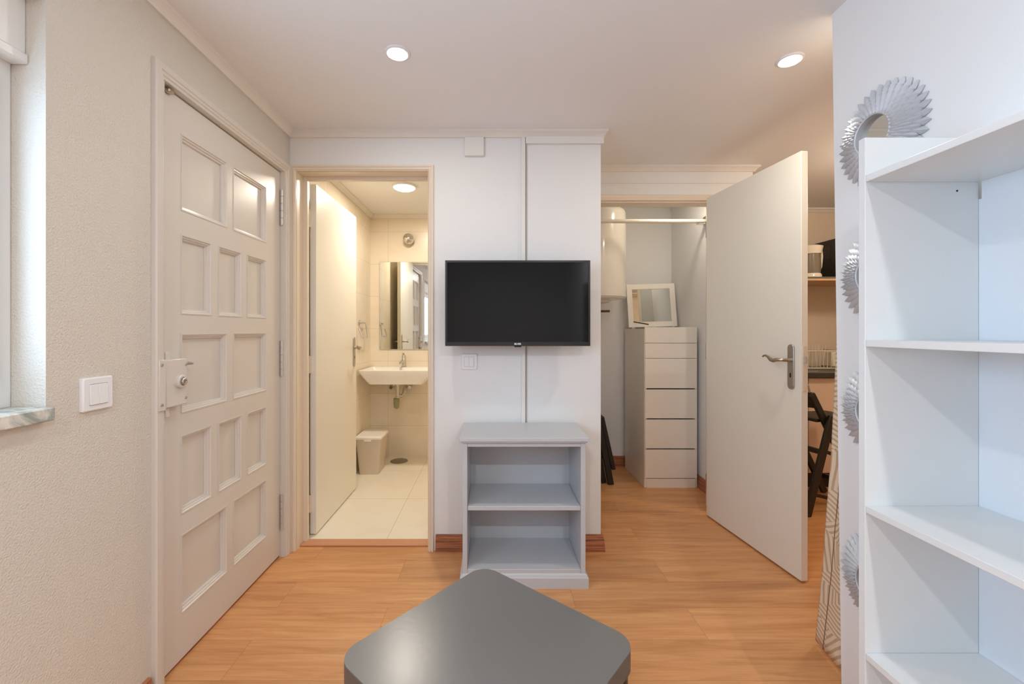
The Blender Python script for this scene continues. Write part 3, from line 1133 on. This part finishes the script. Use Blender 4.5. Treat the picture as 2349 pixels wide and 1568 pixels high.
petal_mirror(1.262, 1.767, 'silver petal mirror topmost in the column, its glass showing above the shelving unit')
petal_mirror(1.258, 1.354, 'silver petal mirror second from the top, half hidden, level with the television')
petal_mirror(1.258, 0.945, 'silver petal mirror third from the top, half hidden, level with the door handle')
petal_mirror(1.258, 0.434, 'silver petal mirror lowest in the column, beside the printed curtain near the floor')

# ------------------------------------------------------------------ ceiling downlights


def downlight(x, y, label, power, tint):
    t = thing('ceiling_downlight', (x, y, ZC), label, 'ceiling light', 'round ceiling downlights')
    mb = MB()
    mb.lathe([(0.047, 0.0), (0.047, -0.004), (0.040, -0.007), (0.037, -0.004), (0.037, 0.0)], (x, y, ZC), 'Z', 36)
    mb.build('trim_ring', M['plastic'], t)
    mb = MB()
    mb.lathe([(0.037, -0.003), (0.030, -0.007), (0.015, -0.009), (0.0, -0.0095)], (x, y, ZC), 'Z', 36)
    mb.build('diffuser', M['lamp'], t)
    d = bpy.data.lights.new('downlight_glow', 'AREA')
    d.shape = 'DISK'
    d.size = 0.07
    d.energy = power
    d.color = tint
    o = bpy.data.objects.new('downlight_glow', d)
    COL.objects.link(o)
    o.parent = t
    o.location = (0, 0, -0.012)
    return t


downlight(-0.367, 1.648, 'lit round downlight in the ceiling above the entry door side', 3.0, (1.0, 0.94, 0.84))
downlight(1.177, 1.690, 'lit round downlight in the ceiling near the right partition', 4.8, (1.0, 0.94, 0.84))
downlight(-0.367, -0.70, 'added unseen round downlight in the ceiling behind the camera on the left', 14, (0.96, 0.98, 1.0))  # unseen rear lamp, added to brighten the room
downlight(0.70, -0.70, 'added unseen round downlight in the ceiling behind the camera on the right', 16, (0.96, 0.98, 1.0))  # second unseen rear lamp, also added for brightness

# ------------------------------------------------------------------ bathroom things
bl = thing('bathroom_ceiling_light', (-0.655, 3.17, ZC), 'lit round ceiling lamp inside the bathroom', 'ceiling light')
mb = MB()
mb.lathe([(0.088, 0.0), (0.088, -0.012), (0.080, -0.016), (0.080, 0.0)], (-0.655, 3.17, ZC), 'Z', 40)
mb.build('rim', M['plastic'], bl)
mb = MB()
mb.lathe([(0.080, -0.012), (0.074, -0.022), (0.055, -0.030), (0.03, -0.034), (0.0, -0.035)], (-0.655, 3.17, ZC), 'Z', 40)
mb.build('diffuser', M['bathlamp'], bl)
d = bpy.data.lights.new('bathroom_glow', 'AREA')
d.shape = 'DISK'
d.size = 0.15
d.energy = 10.5
d.color = (1.0, 0.91, 0.78)
o = bpy.data.objects.new('bathroom_glow', d)
COL.objects.link(o)
o.parent = bl
o.location = (0, 0, -0.04)

# washbasin
wb = thing('washbasin', (-0.81, 3.76, 0.84), 'white ceramic wall-hung washbasin in the bathroom', 'washbasin')
mb = MB()
wx0, wx1, wy0, wy1 = -1.118, -0.50, 3.545, 3.968


def basin_ring(x0, x1, y0, y1, z, r):
    return [(x, y, z) for x, y in rrect(x0, x1, y0, y1, r, 5)]


mb.ring_loft([basin_ring(wx0 + 0.10, wx1 - 0.10, wy0 + 0.05, wy1, 0.728, 0.05),
              basin_ring(wx0 + 0.075, wx1 - 0.075, wy0 + 0.012, wy1, 0.735, 0.04),
              basin_ring(wx0 + 0.03, wx1 - 0.03, wy0 + 0.004, wy1, 0.795, 0.025),
              basin_ring(wx0, wx1, wy0, wy1, 0.838, 0.02),
              basin_ring(wx0, wx1, wy0, wy1, 0.850, 0.02),
              basin_ring(wx0 + 0.004, wx1 - 0.004, wy0 + 0.004, wy1, 0.853, 0.02),
              basin_ring(wx0 + 0.02, wx1 - 0.02, wy0 + 0.02, wy1 - 0.12, 0.852, 0.04),
              basin_ring(wx0 + 0.05, wx1 - 0.05, wy0 + 0.04, wy1 - 0.135, 0.80, 0.07),
              basin_ring(wx0 + 0.12, wx1 - 0.12, wy0 + 0.09, wy1 - 0.16, 0.765, 0.07)])
mb.build('basin', M['ceramic'], wb, angle=50)
ft = thing('basin_tap', (-0.81, 3.90, 0.853), 'small chrome mixer tap on the washbasin', 'tap')
mb = MB()
mb.lathe([(0.026, 0), (0.026, 0.006), (0.021, 0.01), (0.021, 0.085), (0.018, 0.092), (0.0, 0.094)], (-0.81, 3.90, 0.853), 'Z', 20)
mb.build('body', M['chrome'], ft)
mb = MB()
mb.tube([(-0.81, 3.885, 0.895), (-0.815, 3.84, 0.905), (-0.82, 3.79, 0.898), (-0.82, 3.775, 0.882)], [0.013, 0.012, 0.011, 0.010], 12)
mb.build('spout', M['chrome'], ft)
mb = MB()
mb.bar((-0.81, 3.90, 0.95), (-0.81, 3.87, 0.975), 0.02, 0.012, (1, 0, 0))
mb.lathe([(0.02, 0), (0.018, 0.012), (0.0, 0.014)], (-0.81, 3.90, 0.945), 'Z', 16)
mb.build('lever', M['chrome'], ft)
tr = thing('basin_trap', (-0.845, 3.80, 0.56), 'chrome and plastic bottle trap with two valves under the washbasin', 'trap')
mb = MB()
mb.lathe([(0.032, 0.7275), (0.026, 0.70), (0.017, 0.695), (0.017, 0.60), (0.022, 0.598), (0.022, 0.585), (0.015, 0.58)], (-0.845, 3.80, 0), 'Z', 18)
mb.tube([(-0.845, 3.80, 0.61), (-0.81, 3.80, 0.60), (-0.795, 3.82, 0.62), (-0.795, 3.86, 0.66), (-0.80, 3.965, 0.66)], 0.014, 10)
mb.build('drain_pipe', M['chrome'], tr)
mb = MB()
mb.lathe([(0.010, 0.49), (0.022, 0.50), (0.027, 0.53), (0.027, 0.58), (0.020, 0.585)], (-0.855, 3.80, 0), 'Z', 18)
mb.build('trap_cup', M['rubber'], tr)
for sx in (-1, 1):
    mb = MB()
    cx = -0.84 + sx * 0.085
    mb.tube([(cx, 3.965, 0.665), (cx, 3.91, 0.665)], 0.012, 12)
    mb.lathe([(0.016, -0.012), (0.022, 0.0), (0.016, 0.016)], (cx, 3.90, 0.665), 'Y', 14)
    mb.tube([(cx, 3.905, 0.672), (cx - sx * 0.03, 3.90, 0.69), (cx - sx * 0.045, 3.90, 0.727)], 0.006, 8)
    mb.build('valve', M['chrome'], tr)

mb = MB()
mb.box(-1.050, -0.56, 3.962, 3.9695, 1.008, 1.818)
tag(mb.build('bathroom_mirror', M['mirror'], bevel=0.002), 'frameless rectangular mirror above the washbasin', 'mirror')
sp_ = thing('wall_spotlight', (-0.775, 3.97, 2.02), 'round chrome wall spotlight above the bathroom mirror', 'wall lamp')
mb = MB()
mb.lathe([(0.045, 0.0), (0.045, -0.012), (0.035, -0.02), (0.015, -0.03)], (-0.775, 3.97, 2.02), 'Y', 28)
mb.build('wall_plate', M['chrome'], sp_)
mb = MB()
mb.lathe([(0.0, 0.0), (0.03, 0.006), (0.045, 0.02), (0.05, 0.045), (0.046, 0.07), (0.04, 0.075), (0.0, 0.07)], (-0.770, 3.868, 2.022), 'Y', 28)
mb.build('lamp_head', M['chrome'], sp_)

tw = thing('towel_ring', (-1.134, 3.62, 1.26), 'chrome square towel ring on the bathroom left wall', 'towel ring')
mb = MB()
mb.lathe([(0.022, 0.0), (0.022, 0.006), (0.012, 0.010), (0.010, 0.035), (0.0, 0.036)], (-1.134, 3.62, 1.25), 'X', 18)
mb.build('wall_mount', M['chrome'], tw)
mb = MB()
xx = -1.108
mb.tube([(xx, 3.60, 1.25), (xx, 3.70, 1.25), (xx + 0.006, 3.715, 1.24), (xx + 0.02, 3.72, 1.14), (xx + 0.02, 3.70, 1.125), (xx + 0.02, 3.56, 1.125), (xx + 0.02, 3.545, 1.14), (xx, 3.545, 1.20)], 0.006, 10)
mb.build('ring', M['chrome'], tw)

mb = MB()
mb.lathe([(0.078, 0.004), (0.078, 0.008), (0.070, 0.010), (0.0, 0.010)], (-0.845, 3.86, 0), 'Z', 36)
tag(mb.build('floor_drain', M['drain']), 'round metal floor drain cover under the washbasin', 'drain')

bn = thing('waste_bin', (-1.0, 3.60, 0.004), 'grey-beige waste bin with a white lid beside the open bathroom door', 'bin')
mb = MB()
mb.ring_loft([basin_ring(-1.095, -0.935, 3.50, 3.70, 0.004, 0.02), basin_ring(-1.118, -0.912, 3.475, 3.725, 0.285, 0.022),
              basin_ring(-1.120, -0.910, 3.473, 3.727, 0.300, 0.022)])
mb.build('body', M['binplastic'], bn)
mb = MB()
mb.ring_loft([basin_ring(-1.124, -0.904, 3.468, 3.731, 0.298, 0.022), basin_ring(-1.124, -0.904, 3.468, 3.731, 0.312, 0.022),
              basin_ring(-1.112, -0.914, 3.480, 3.720, 0.322, 0.018)])
mb.build('lid', M['binlid'], bn)
mb = MB()
mb.box(-1.045, -0.985, 3.462, 3.474, 0.283, 0.296)
mb.build('lid_tab', M['binlid'], bn, bevel=0.002)

# ------------------------------------------------------------------ closet things
wh = thing('water_heater', (0.84, 3.45, 1.42), 'white cylindrical water heater hung high in the closet', 'water heater')
hx, hy, hr_ = 0.845, 3.45, 0.222
mb = MB()
prof = [(0.03, 1.425), (hr_ - 0.05, 1.43), (hr_ - 0.015, 1.436), (hr_ - 0.002, 1.450), (hr_, 1.465), (hr_, 2.105), (hr_ - 0.004, 2.125), (hr_ - 0.02, 2.142), (hr_ - 0.06, 2.152), (0.02, 2.156)]
mb.lathe(prof, (hx, hy, 0), 'Z', 56)
mb.build('tank', M['enamel'], wh)
mb = MB()
mb.lathe([(0.06, 1.405), (0.075, 1.41), (0.075, 1.43)], (hx + 0.02, hy, 0), 'Z', 24)
mb.build('lower_cap', M['offwhite'], wh)
for sx in (-0.09, 0.09):
    mb = MB()
    mb.box(hx + sx - 0.02, hx + sx + 0.02, hy + 0.19, 3.74, 1.95, 2.0)
    mb.build('wall_bracket', M['enamel'], wh)
vp = thing('pipe_valve', (0.89, 3.60, 1.32), 'tarnished brass pipe and valve below the water heater', 'pipe')
mb = MB()
mb.tube([(0.80, 3.60, 1.41), (0.80, 3.60, 1.345), (0.83, 3.60, 1.335), (0.86, 3.60, 1.34), (0.90, 3.60, 1.345), (0.985, 3.60, 1.347)], 0.010, 10)
mb.build('pipe', M['copper'], vp)
mb = MB()
mb.lathe([(0.018, -0.03), (0.024, -0.02), (0.024, 0.02), (0.014, 0.03)], (0.862, 3.60, 1.315), 'Z', 14)
mb.build('valve', M['copper'], vp)

d = bpy.data.lights.new('closet_glow', 'AREA')  # unseen lamp added to lift the dark closet
d.shape = 'DISK'
d.size = 0.1
d.energy = 1.5
d.color = (1.0, 0.84, 0.64)
cw = thing('closet_fill_light', (1.30, 2.96, ZC), 'added unseen ceiling lamp inside the closet behind its door head', 'ceiling light')
mb = MB()
mb.lathe([(0.055, 0), (0.055, -0.015), (0.04, -0.028), (0.0, -0.032)], (1.30, 2.96, ZC), 'Z', 24)
mb.build('diffuser', M['lamp'], cw)  # part of the added closet lamp
o = bpy.data.objects.new('closet_glow', d)
COL.objects.link(o)
o.parent = cw
o.location = (0, 0, -0.036)

hr2 = thing('hanging_rail', (1.0, 3.13, 1.985), 'white horizontal clothes rail across the closet', 'clothes rail')
mb = MB()
mb.tube([(0.472, 3.13, 1.985), (1.560, 3.13, 1.985)], 0.015, 14)
mb.build('rail', M['enamel'], hr2)
mb = MB()
mb.box(1.553, 1.565, 3.105, 3.155, 1.955, 2.02)
mb.box(1.50, 1.553, 3.112, 3.148, 1.962, 1.968)
mb.build('end_bracket', M['chrome'], hr2, bevel=0.002)

# chest of six drawers
cf, cb_, cl, cr = 3.213, 3.693, 1.144, 1.544
ZT = 1.19 - (750 - 756) / 305.0
ch = thing('drawer_chest', ((cl + cr) / 2, (cf + cb_) / 2, 0), 'tall narrow off-white chest of six drawers in the closet', 'chest of drawers')
for xa in (cl, cr - 0.018):
    mb = MB()
    mb.box(xa, xa + 0.018, cf + 0.012, cb_, 0, ZT - 0.012)
    mb.build('side_panel', M['offwhite'], ch, bevel=0.001)
mb = MB()
mb.box(cl + 0.018, cr - 0.018, cb_ - 0.01, cb_, 0.05, ZT - 0.03)
mb.build('back_panel', M['offwhite'], ch)
mb = MB()
mb.box(cl + 0.018, cr - 0.018, cf + 0.03, cb_ - 0.01, ZT - 0.09, ZT - 0.075)
mb.build('top_tray', M['offwhite'], ch)


def zc_(y):
    return 1.19 - (y - 756) / 305.0


for (a, b, h) in ((751, 785, 1), (788, 820, 1), (823, 889, 0), (894, 958, 0), (963, 1027, 0), (1032, 1095, 0)):
    mb = MB()
    mb.box(cl + 0.003, cr - 0.006, cf, cf + 0.018, zc_(b) - 0.0035, zc_(a) + 0.0035)
    mb.box(cl + 0.03, cr - 0.03, cf + 0.018, cf + 0.36, zc_(b) + 0.012, zc_(a) - 0.03)
    mb.build('drawer', M['offwhite'], ch, bevel=0.001)
mb = MB()
mb.box(cl + 0.018, cr - 0.018, cf + 0.004, cf + 0.02, 0.0, zc_(1098))
mb.build('plinth', M['offwhite'], ch, bevel=0.001)
# mirror lid, raised and leaning back
lid = bpy.data.objects.new('mirror_lid', None)
COL.objects.link(lid)
lid.parent = ch
lid.empty_display_size = 0.05
lid.location = Vector(((cl + cr) / 2, 3.575, ZT + 0.006)) - ch.location
lid.rotation_euler = (math.radians(-7), math.radians(-1.5), math.radians(-2))
mb = MB()
fw, fh, fb = 0.2, 0.365, 0.043
mb.ring_loft([[(-fw, 0.016, 0), (fw, 0.016, 0), (fw, 0.016, fh), (-fw, 0.016, fh)],
              [(-fw, 0, 0), (fw, 0, 0), (fw, 0, fh), (-fw, 0, fh)],
              [(-fw + fb, 0, fb), (fw - fb, 0, fb), (fw - fb, 0, fh - fb), (-fw + fb, 0, fh - fb)],
              [(-fw + fb, 0.006, fb), (fw - fb, 0.006, fb), (fw - fb, 0.006, fh - fb), (-fw + fb, 0.006, fh - fb)]])
mb.build('lid_frame', M['offwhite'], lid, center='local', smooth=False)
mb = MB()
mb.box(-fw + fb, fw - fb, 0.0045, 0.0058, fb, fh - fb)
mb.build('mirror_glass', M['mirror'], lid, center='local')
for x in (-0.165, 0.0, 0.165):
    mb = MB()
    mb.box(x - 0.014, x + 0.014, -0.004, 0.010, -0.022, 0.0)
    mb.build('lid_hinge', M['nickel'], lid, center='local', bevel=0.002)
mb = MB()
mb.bar((-0.16, -0.004, 0.045), (-0.09, -0.16, 0.0), 0.004, 0.010, (1, 0, 0))
mb.build('lid_stay', M['copper'], lid, center='local')

# ------------------------------------------------------------------ folding stools


def folding_stool(name, base, label, open_=True, rz=0.0):
    """Open stool facing +x; side frames cross like an X. Local coordinates, y across."""
    t = thing(name, base, label, 'stool', 'black folding stools', rz)
    wm = M['blackwood']
    if open_:
        for y in (0.0, 0.32):
            mb = MB()
            mb.bar((0.0, y, 0.0), (0.205, y, 0.63), 0.022, 0.052)
            mb.build('rear_leg', wm, t, center='local', bevel=0.004)
            mb = MB()
            yy = y + (0.026 if y == 0 else -0.026)
            mb.bar((0.520, yy, 0.0), (0.175, yy, 0.60), 0.022, 0.045)
            mb.bar((0.190, yy, 0.575), (0.075, yy, 0.765), 0.022, 0.042)
            mb.lathe([(0.021, -0.011), (0.021, 0.011)], (0.075, yy, 0.765), 'Y', 16)
            mb.build('front_leg', wm, t, center='local', bevel=0.004)
        mb = MB()
        mb.hexa([(0.13, 0.04, 0.585), (0.50, 0.04, 0.585), (0.50, 0.28, 0.585), (0.13, 0.28, 0.585)],
                [(0.13, 0.04, 0.605), (0.50, 0.04, 0.605), (0.50, 0.28, 0.605), (0.13, 0.28, 0.605)])
        mb.build('seat', wm, t, center='local', bevel=0.006)
        mb = MB()
        rings = []
        for k in range(9):
            f = k / 8
            bulge = -0.035 * math.sin(math.pi * f)
            y = 0.037 + 0.246 * f
            rings.append([(0.066 + bulge, y, 0.775), (0.080 + bulge, y, 0.782), (0.135 + bulge, y, 0.685), (0.121 + bulge, y, 0.678)])
        mb.ring_loft(rings)
        mb.build('backrest', wm, t, center='local')
        for z, x in ((0.40, 0.13), (0.14, 0.046)):
            mb = MB()
            mb.bar((x, 0.011, z), (x, 0.309, z), 0.022, 0.032, (1, 0, 0))
            mb.build('rung', wm, t, center='local', bevel=0.003)
        mb = MB()
        mb.bar((0.406, 0.037, 0.16), (0.406, 0.283, 0.16), 0.022, 0.032, (1, 0, 0))
        mb.build('rung', wm, t, center='local', bevel=0.003)
        mb = MB()
        mb.bar((0.05, 0.018, 0.135), (0.47, 0.018, 0.02), 0.012, 0.022)
        mb.build('brace', wm, t, center='local', bevel=0.002)
        mb = MB()
        mb.bar((0.135, 0.018, 0.41), (0.33, 0.018, 0.345), 0.012, 0.022)
        mb.build('brace', wm, t, center='local', bevel=0.002)
    else:     # folded flat, leaning to -x against the wall side
        for y in (0.0, 0.30):
            mb = MB()
            mb.bar((0.0, y, 0.0), (-0.17, y, 0.92), 0.03, 0.045)
            mb.build('front_leg', wm, t, center='local', bevel=0.004)
            mb = MB()
            mb.bar((-0.045, y + 0.035, 0.0), (-0.185, y + 0.035, 0.78), 0.026, 0.04)
            mb.build('rear_leg', wm, t, center='local', bevel=0.004)
        mb = MB()
        mb.hexa([(0.005, -0.02, 0.115), (0.035, -0.02, 0.12), (0.035, 0.32, 0.12), (0.005, 0.32, 0.115)],
                [(-0.085, -0.02, 0.52), (-0.055, -0.02, 0.525), (-0.055, 0.32, 0.525), (-0.085, 0.32, 0.52)])
        mb.build('seat', wm, t, center='local', bevel=0.005)
        mb = MB()
        mb.bar((-0.148, 0.015, 0.80), (-0.148, 0.285, 0.80), 0.022, 0.11, (1, 0, -0.18))
        mb.build('backrest', wm, t, center='local', bevel=0.004)
    return t


folding_stool('folding_stool', (2.0, 2.72, 0), 'black folding stool standing open in the kitchen beside the curtain', rz=math.radians(14))
folding_stool('folding_stool', (0.91, 3.29, 0), 'black folded stool leaning in the closet left of the chest of drawers', open_=False)

# ------------------------------------------------------------------ kitchen
kc = thing('kitchen_cabinet', (2.5, 3.45, 0), 'white kitchen base cabinet under the dark worktop', 'kitchen cabinet')
mb = MB()
mb.box(1.76, 3.38, 3.20, 3.75, 0.12, 0.835)
mb.build('carcass', M['kcab'], kc)
mb = MB()
mb.box(1.76, 3.38, 3.24, 3.26, 0.0, 0.12)
mb.build('plinth', M['black'], kc)
for (xa, xb, hx_) in ((1.763, 2.350, 2.325), (2.354, 2.86, 2.83), (2.864, 3.378, 2.89)):
    mb = MB()
    mb.box(xa, xb, 3.18, 3.1995, 0.125, 0.83)
    dr = mb.build('door', M['kcab'], kc, bevel=0.002)
    mb = MB()
    mb.tube([(hx_, 3.18, 0.80), (hx_ + 0.006, 3.155, 0.78), (hx_ + 0.012, 3.15, 0.735), (hx_ + 0.006, 3.155, 0.69), (hx_, 3.18, 0.67)], 0.006, 10)
    mb.build('handle', M['nickel'], dr)
mb = MB()
mb.box(1.74, 3.39, 3.15, 3.768, 0.836, 0.872)
tag(mb.build('worktop', M['counter'], bevel=0.003), 'dark grey kitchen worktop', 'worktop')
hb = thing('hob', (2.30, 3.42, 0.872), 'black hob with a metal trim set on the worktop', 'hob')
mb = MB()
mb.box(1.98, 2.42, 3.20, 3.66, 0.8722, 0.878)
mb.build('glass_plate', M['black'], hb)
mb = MB()
mb.box(1.975, 2.43, 3.193, 3.2, 0.8722, 0.881)
mb.build('front_trim', M['steel'], hb)

rk = thing('dish_rack', (2.6, 3.55, 0.872), 'white wire dish rack standing on the kitchen worktop', 'dish rack')
mb = MB()
rx0, rx1, ry0, ry1, rz0, rz1 = 2.44, 2.86, 3.42, 3.70, 0.882, 1.02
for z in (rz0, rz1):
    mb.tube([(rx0, ry0, z), (rx1, ry0, z), (rx1, ry1, z), (rx0, ry1, z), (rx0, ry0, z)], 0.005, 8)
for k in range(15):
    x = rx0 + (rx1 - rx0) * k / 14
    mb.tube([(x, ry0, rz1), (x, ry0, rz0), (x, ry1, rz0), (x, ry1, rz1)], 0.0025, 6)
mb.build('basket', M['enamel'], rk)
mb = MB()
for k in range(12):
    x = rx0 + 0.02 + 0.026 * k
    mb.tube([(x, ry0 + 0.12, rz0), (x + 0.012, ry0 + 0.12, rz1 + 0.05)], 0.0028, 6)
    mb.tube([(x, ry0 + 0.20, rz0), (x + 0.012, ry0 + 0.20, rz1 + 0.05)], 0.0028, 6)
mb.build('plate_tines', M['enamel'], rk)
mb = MB()
mb.box(2.71, 2.85, ry0 - 0.012, ry0 + 0.06, 0.895, 1.01)
mb.build('cutlery_cup', M['enamel'], rk, bevel=0.006)
for fx in (rx0 + 0.02, rx1 - 0.02):
    for fy in (ry0 + 0.02, ry1 - 0.02):
        mb = MB()
        mb.lathe([(0.007, 0.872), (0.007, 0.884)], (fx, fy, 0), 'Z', 10)
        mb.build('foot', M['black'], rk)

ks = thing('wall_shelf', (2.8, 3.55, 1.575), 'dark edged kitchen shelf with pale underside holding the microwave', 'shelf')
mb = MB()
mb.box(1.75, 3.38, 3.325, 3.768, 1.588, 1.603)
mb.build('shelf_top', M['kshelf'], ks)
mb = MB()
mb.box(1.75, 3.38, 3.325, 3.768, 1.574, 1.588)
mb.build('underside', M['oakshelf'], ks)
mw_ = thing('microwave', (3.02, 3.53, 1.603), 'black microwave with vent slots on the kitchen shelf', 'microwave')
mb = MB()
mb.box(2.775, 3.25, 3.36, 3.72, 1.612, 1.93)
mb.build('body', M['black'], mw_, bevel=0.004)
for r in range(3):
    mb = MB()
    for k in range(14):
        y = 3.42 + r * 0.095
        z = 1.73 + k * 0.011
        mb.box(2.773, 2.7755, y, y + 0.06, z, z + 0.004)
    mb.build('vent_grille', M['counter'], mw_)
mb = MB()
mb.box(2.78, 3.12, 3.352, 3.36, 1.62, 1.922)
mb.build('door', M['screen'], mw_)
for fx in (2.82, 3.20):
    for fy in (3.40, 3.68):
        mb = MB()
        mb.lathe([(0.012, 1.603), (0.012, 1.612)], (fx, fy, 0), 'Z', 10)
        mb.build('foot', M['black'], mw_)
kt = thing('electric_kettle', (2.585, 3.46, 1.603), 'white topped kettle with smoky body beside the microwave', 'kettle')
mb = MB()
mb.lathe([(0.075, 1.603), (0.075, 1.63), (0.068, 1.642), (0.0, 1.642)], (2.575, 3.46, 0), 'Z', 28)
mb.build('base', M['enamel'], kt)
mb = MB()
mb.lathe([(0.066, 1.642), (0.070, 1.70), (0.066, 1.78), (0.066, 1.80)], (2.575, 3.46, 0), 'Z', 28)
mb.build('body', M['smoke'], kt)
mb = MB()
mb.lathe([(0.072, 1.80), (0.080, 1.84), (0.084, 1.86), (0.05, 1.872), (0.0, 1.874)], (2.575, 3.46, 0), 'Z', 28)
mb.build('lid', M['enamel'], kt)
mb = MB()
mb.tube([(2.64, 3.455, 1.845), (2.658, 3.455, 1.83), (2.662, 3.455, 1.78), (2.655, 3.455, 1.70), (2.64, 3.455, 1.665)], 0.009, 10)
mb.build('handle', M['enamel'], kt)

# unseen ceiling lamp added to brighten the kitchen (weak, warm)
d = bpy.data.lights.new('kitchen_glow', 'POINT')
d.energy = 18
d.color = (1.0, 0.80, 0.60)
d.shadow_soft_size = 0.08
kl = thing('kitchen_fill_light', (2.5, 2.3, ZC), 'added unseen ceiling lamp in the kitchen', 'ceiling light')
mb = MB()
mb.lathe([(0.07, 0), (0.07, -0.02), (0.05, -0.035), (0.0, -0.04)], (2.5, 2.3, ZC), 'Z', 28)
mb.build('diffuser', M['lamp'], kl)  # part of the added kitchen lamp
o = bpy.data.objects.new('kitchen_glow', d)
COL.objects.link(o)
o.parent = kl
o.location = (0, 0, -0.12)

# ------------------------------------------------------------------ curtain behind the partition
cu = thing('curtain', (1.4, 1.5, 0.0), 'beige palm leaf print curtain hanging behind the end of the right partition', 'curtain')
tab = [(0.0, 0.7555), (0.02, 0.7555), (0.15, 0.763), (0.31, 0.772), (0.474, 0.7786), (0.716, 0.791), (0.958, 0.799), (1.19, 0.806), (1.5, 0.83), (2.2, 0.85)]


def ratio(z):
    for (a, ra), (b, rb) in zip(tab, tab[1:]):
        if a <= z <= b:
            return ra + (rb - ra) * (z - a) / (b - a)
    return tab[-1][1]


me = bpy.data.meshes.new('curtain_cloth')
bm = bmesh.new()
uvl = bm.loops.layers.uv.new('UVMap')
NV, pts_ref = 60, None
grid = []
for iv in range(NV + 1):
    z = 0.016 + (2.20 - 0.016) * iv / NV
    g = max(0.0, 1 - z / 1.1)
    yfar = 1.535 + 0.085 * g ** 1.4
    xe = ratio(z) * yfar
    base = [(xe, yfar), (xe - 0.010 * g, yfar - 0.06), (xe - 0.006 - 0.012 * g, 1.475 + 0.01), (1.235 + (1 - g) * 0.03, 1.462), (1.275 + (1 - g) * 0.03, 1.470)]
    for k in range(7):
        base.append((1.315 + 0.045 * k, 1.475 if k % 2 else 1.53))
    # smooth (Catmull-Rom)
    P = [Vector(b) for b in base]
    row = []
    for i in range(len(P) - 1):
        p0, p1, p2, p3 = P[max(i - 1, 0)], P[i], P[i + 1], P[min(i + 2, len(P) - 1)]
        for s in range(6):
            t = s / 6
            q = 0.5 * ((2 * p1) + (p2 - p0) * t + (2 * p0 - 5 * p1 + 4 * p2 - p3) * t * t + (3 * p1 - p0 - 3 * p2 + p3) * t ** 3)
            row.append((q.x, q.y, z + (0.012 if False else 0)))
    row.append((P[-1].x, P[-1].y, z))
    grid.append([bm.verts.new(p) for p in row])
n = len(grid[0])
lens = [0]
for j in range(1, n):
    lens.append(lens[-1] + (grid[0][j].co - grid[0][j - 1].co).length)
for i in range(NV):
    for j in range(n - 1):
        f = bm.faces.new((grid[i][j], grid[i][j + 1], grid[i + 1][j + 1], grid[i + 1][j]))
        f.smooth = True
        for lp_, (a, b) in zip(f.loops, ((i, j), (i, j + 1), (i + 1, j + 1), (i + 1, j))):
            lp_[uvl].uv = (lens[b] * 0.62, grid[a][0].co.z)
hem = [(grid[i][5].co - Vector((0.0015, 0, 0))) for i in range(NV + 1)]
bm.transform(Matrix.Translation(-cu.location))
bm.to_mesh(me)
bm.free()
me.materials.append(M['fabric'])
cc = bpy.data.objects.new('cloth', me)
COL.objects.link(cc)
cc.parent = cu
so = cc.modifiers.new('thickness', 'SOLIDIFY')
so.thickness = 0.002
mb = MB()
mb.tube(hem, 0.0012, 6)
mb.build('hem_seam', plain('brown_seam_thread', S(150, 118, 88), 0.9), cu)
cr_ = thing('curtain_rod', (1.6, 1.5, 2.21), 'thin white curtain rod behind the partition', 'curtain rod')
mb = MB()
mb.tube([(1.252, 1.50, 2.212), (3.39, 1.50, 2.212)], 0.009, 12)
mb.build('rod', M['enamel'], cr_)
for bx in (1.6, 2.9):
    mb = MB()
    mb.box(bx, bx + 0.02, 1.49, 1.51, 2.212, ZC)
    mb.build('bracket', M['enamel'], cr_)
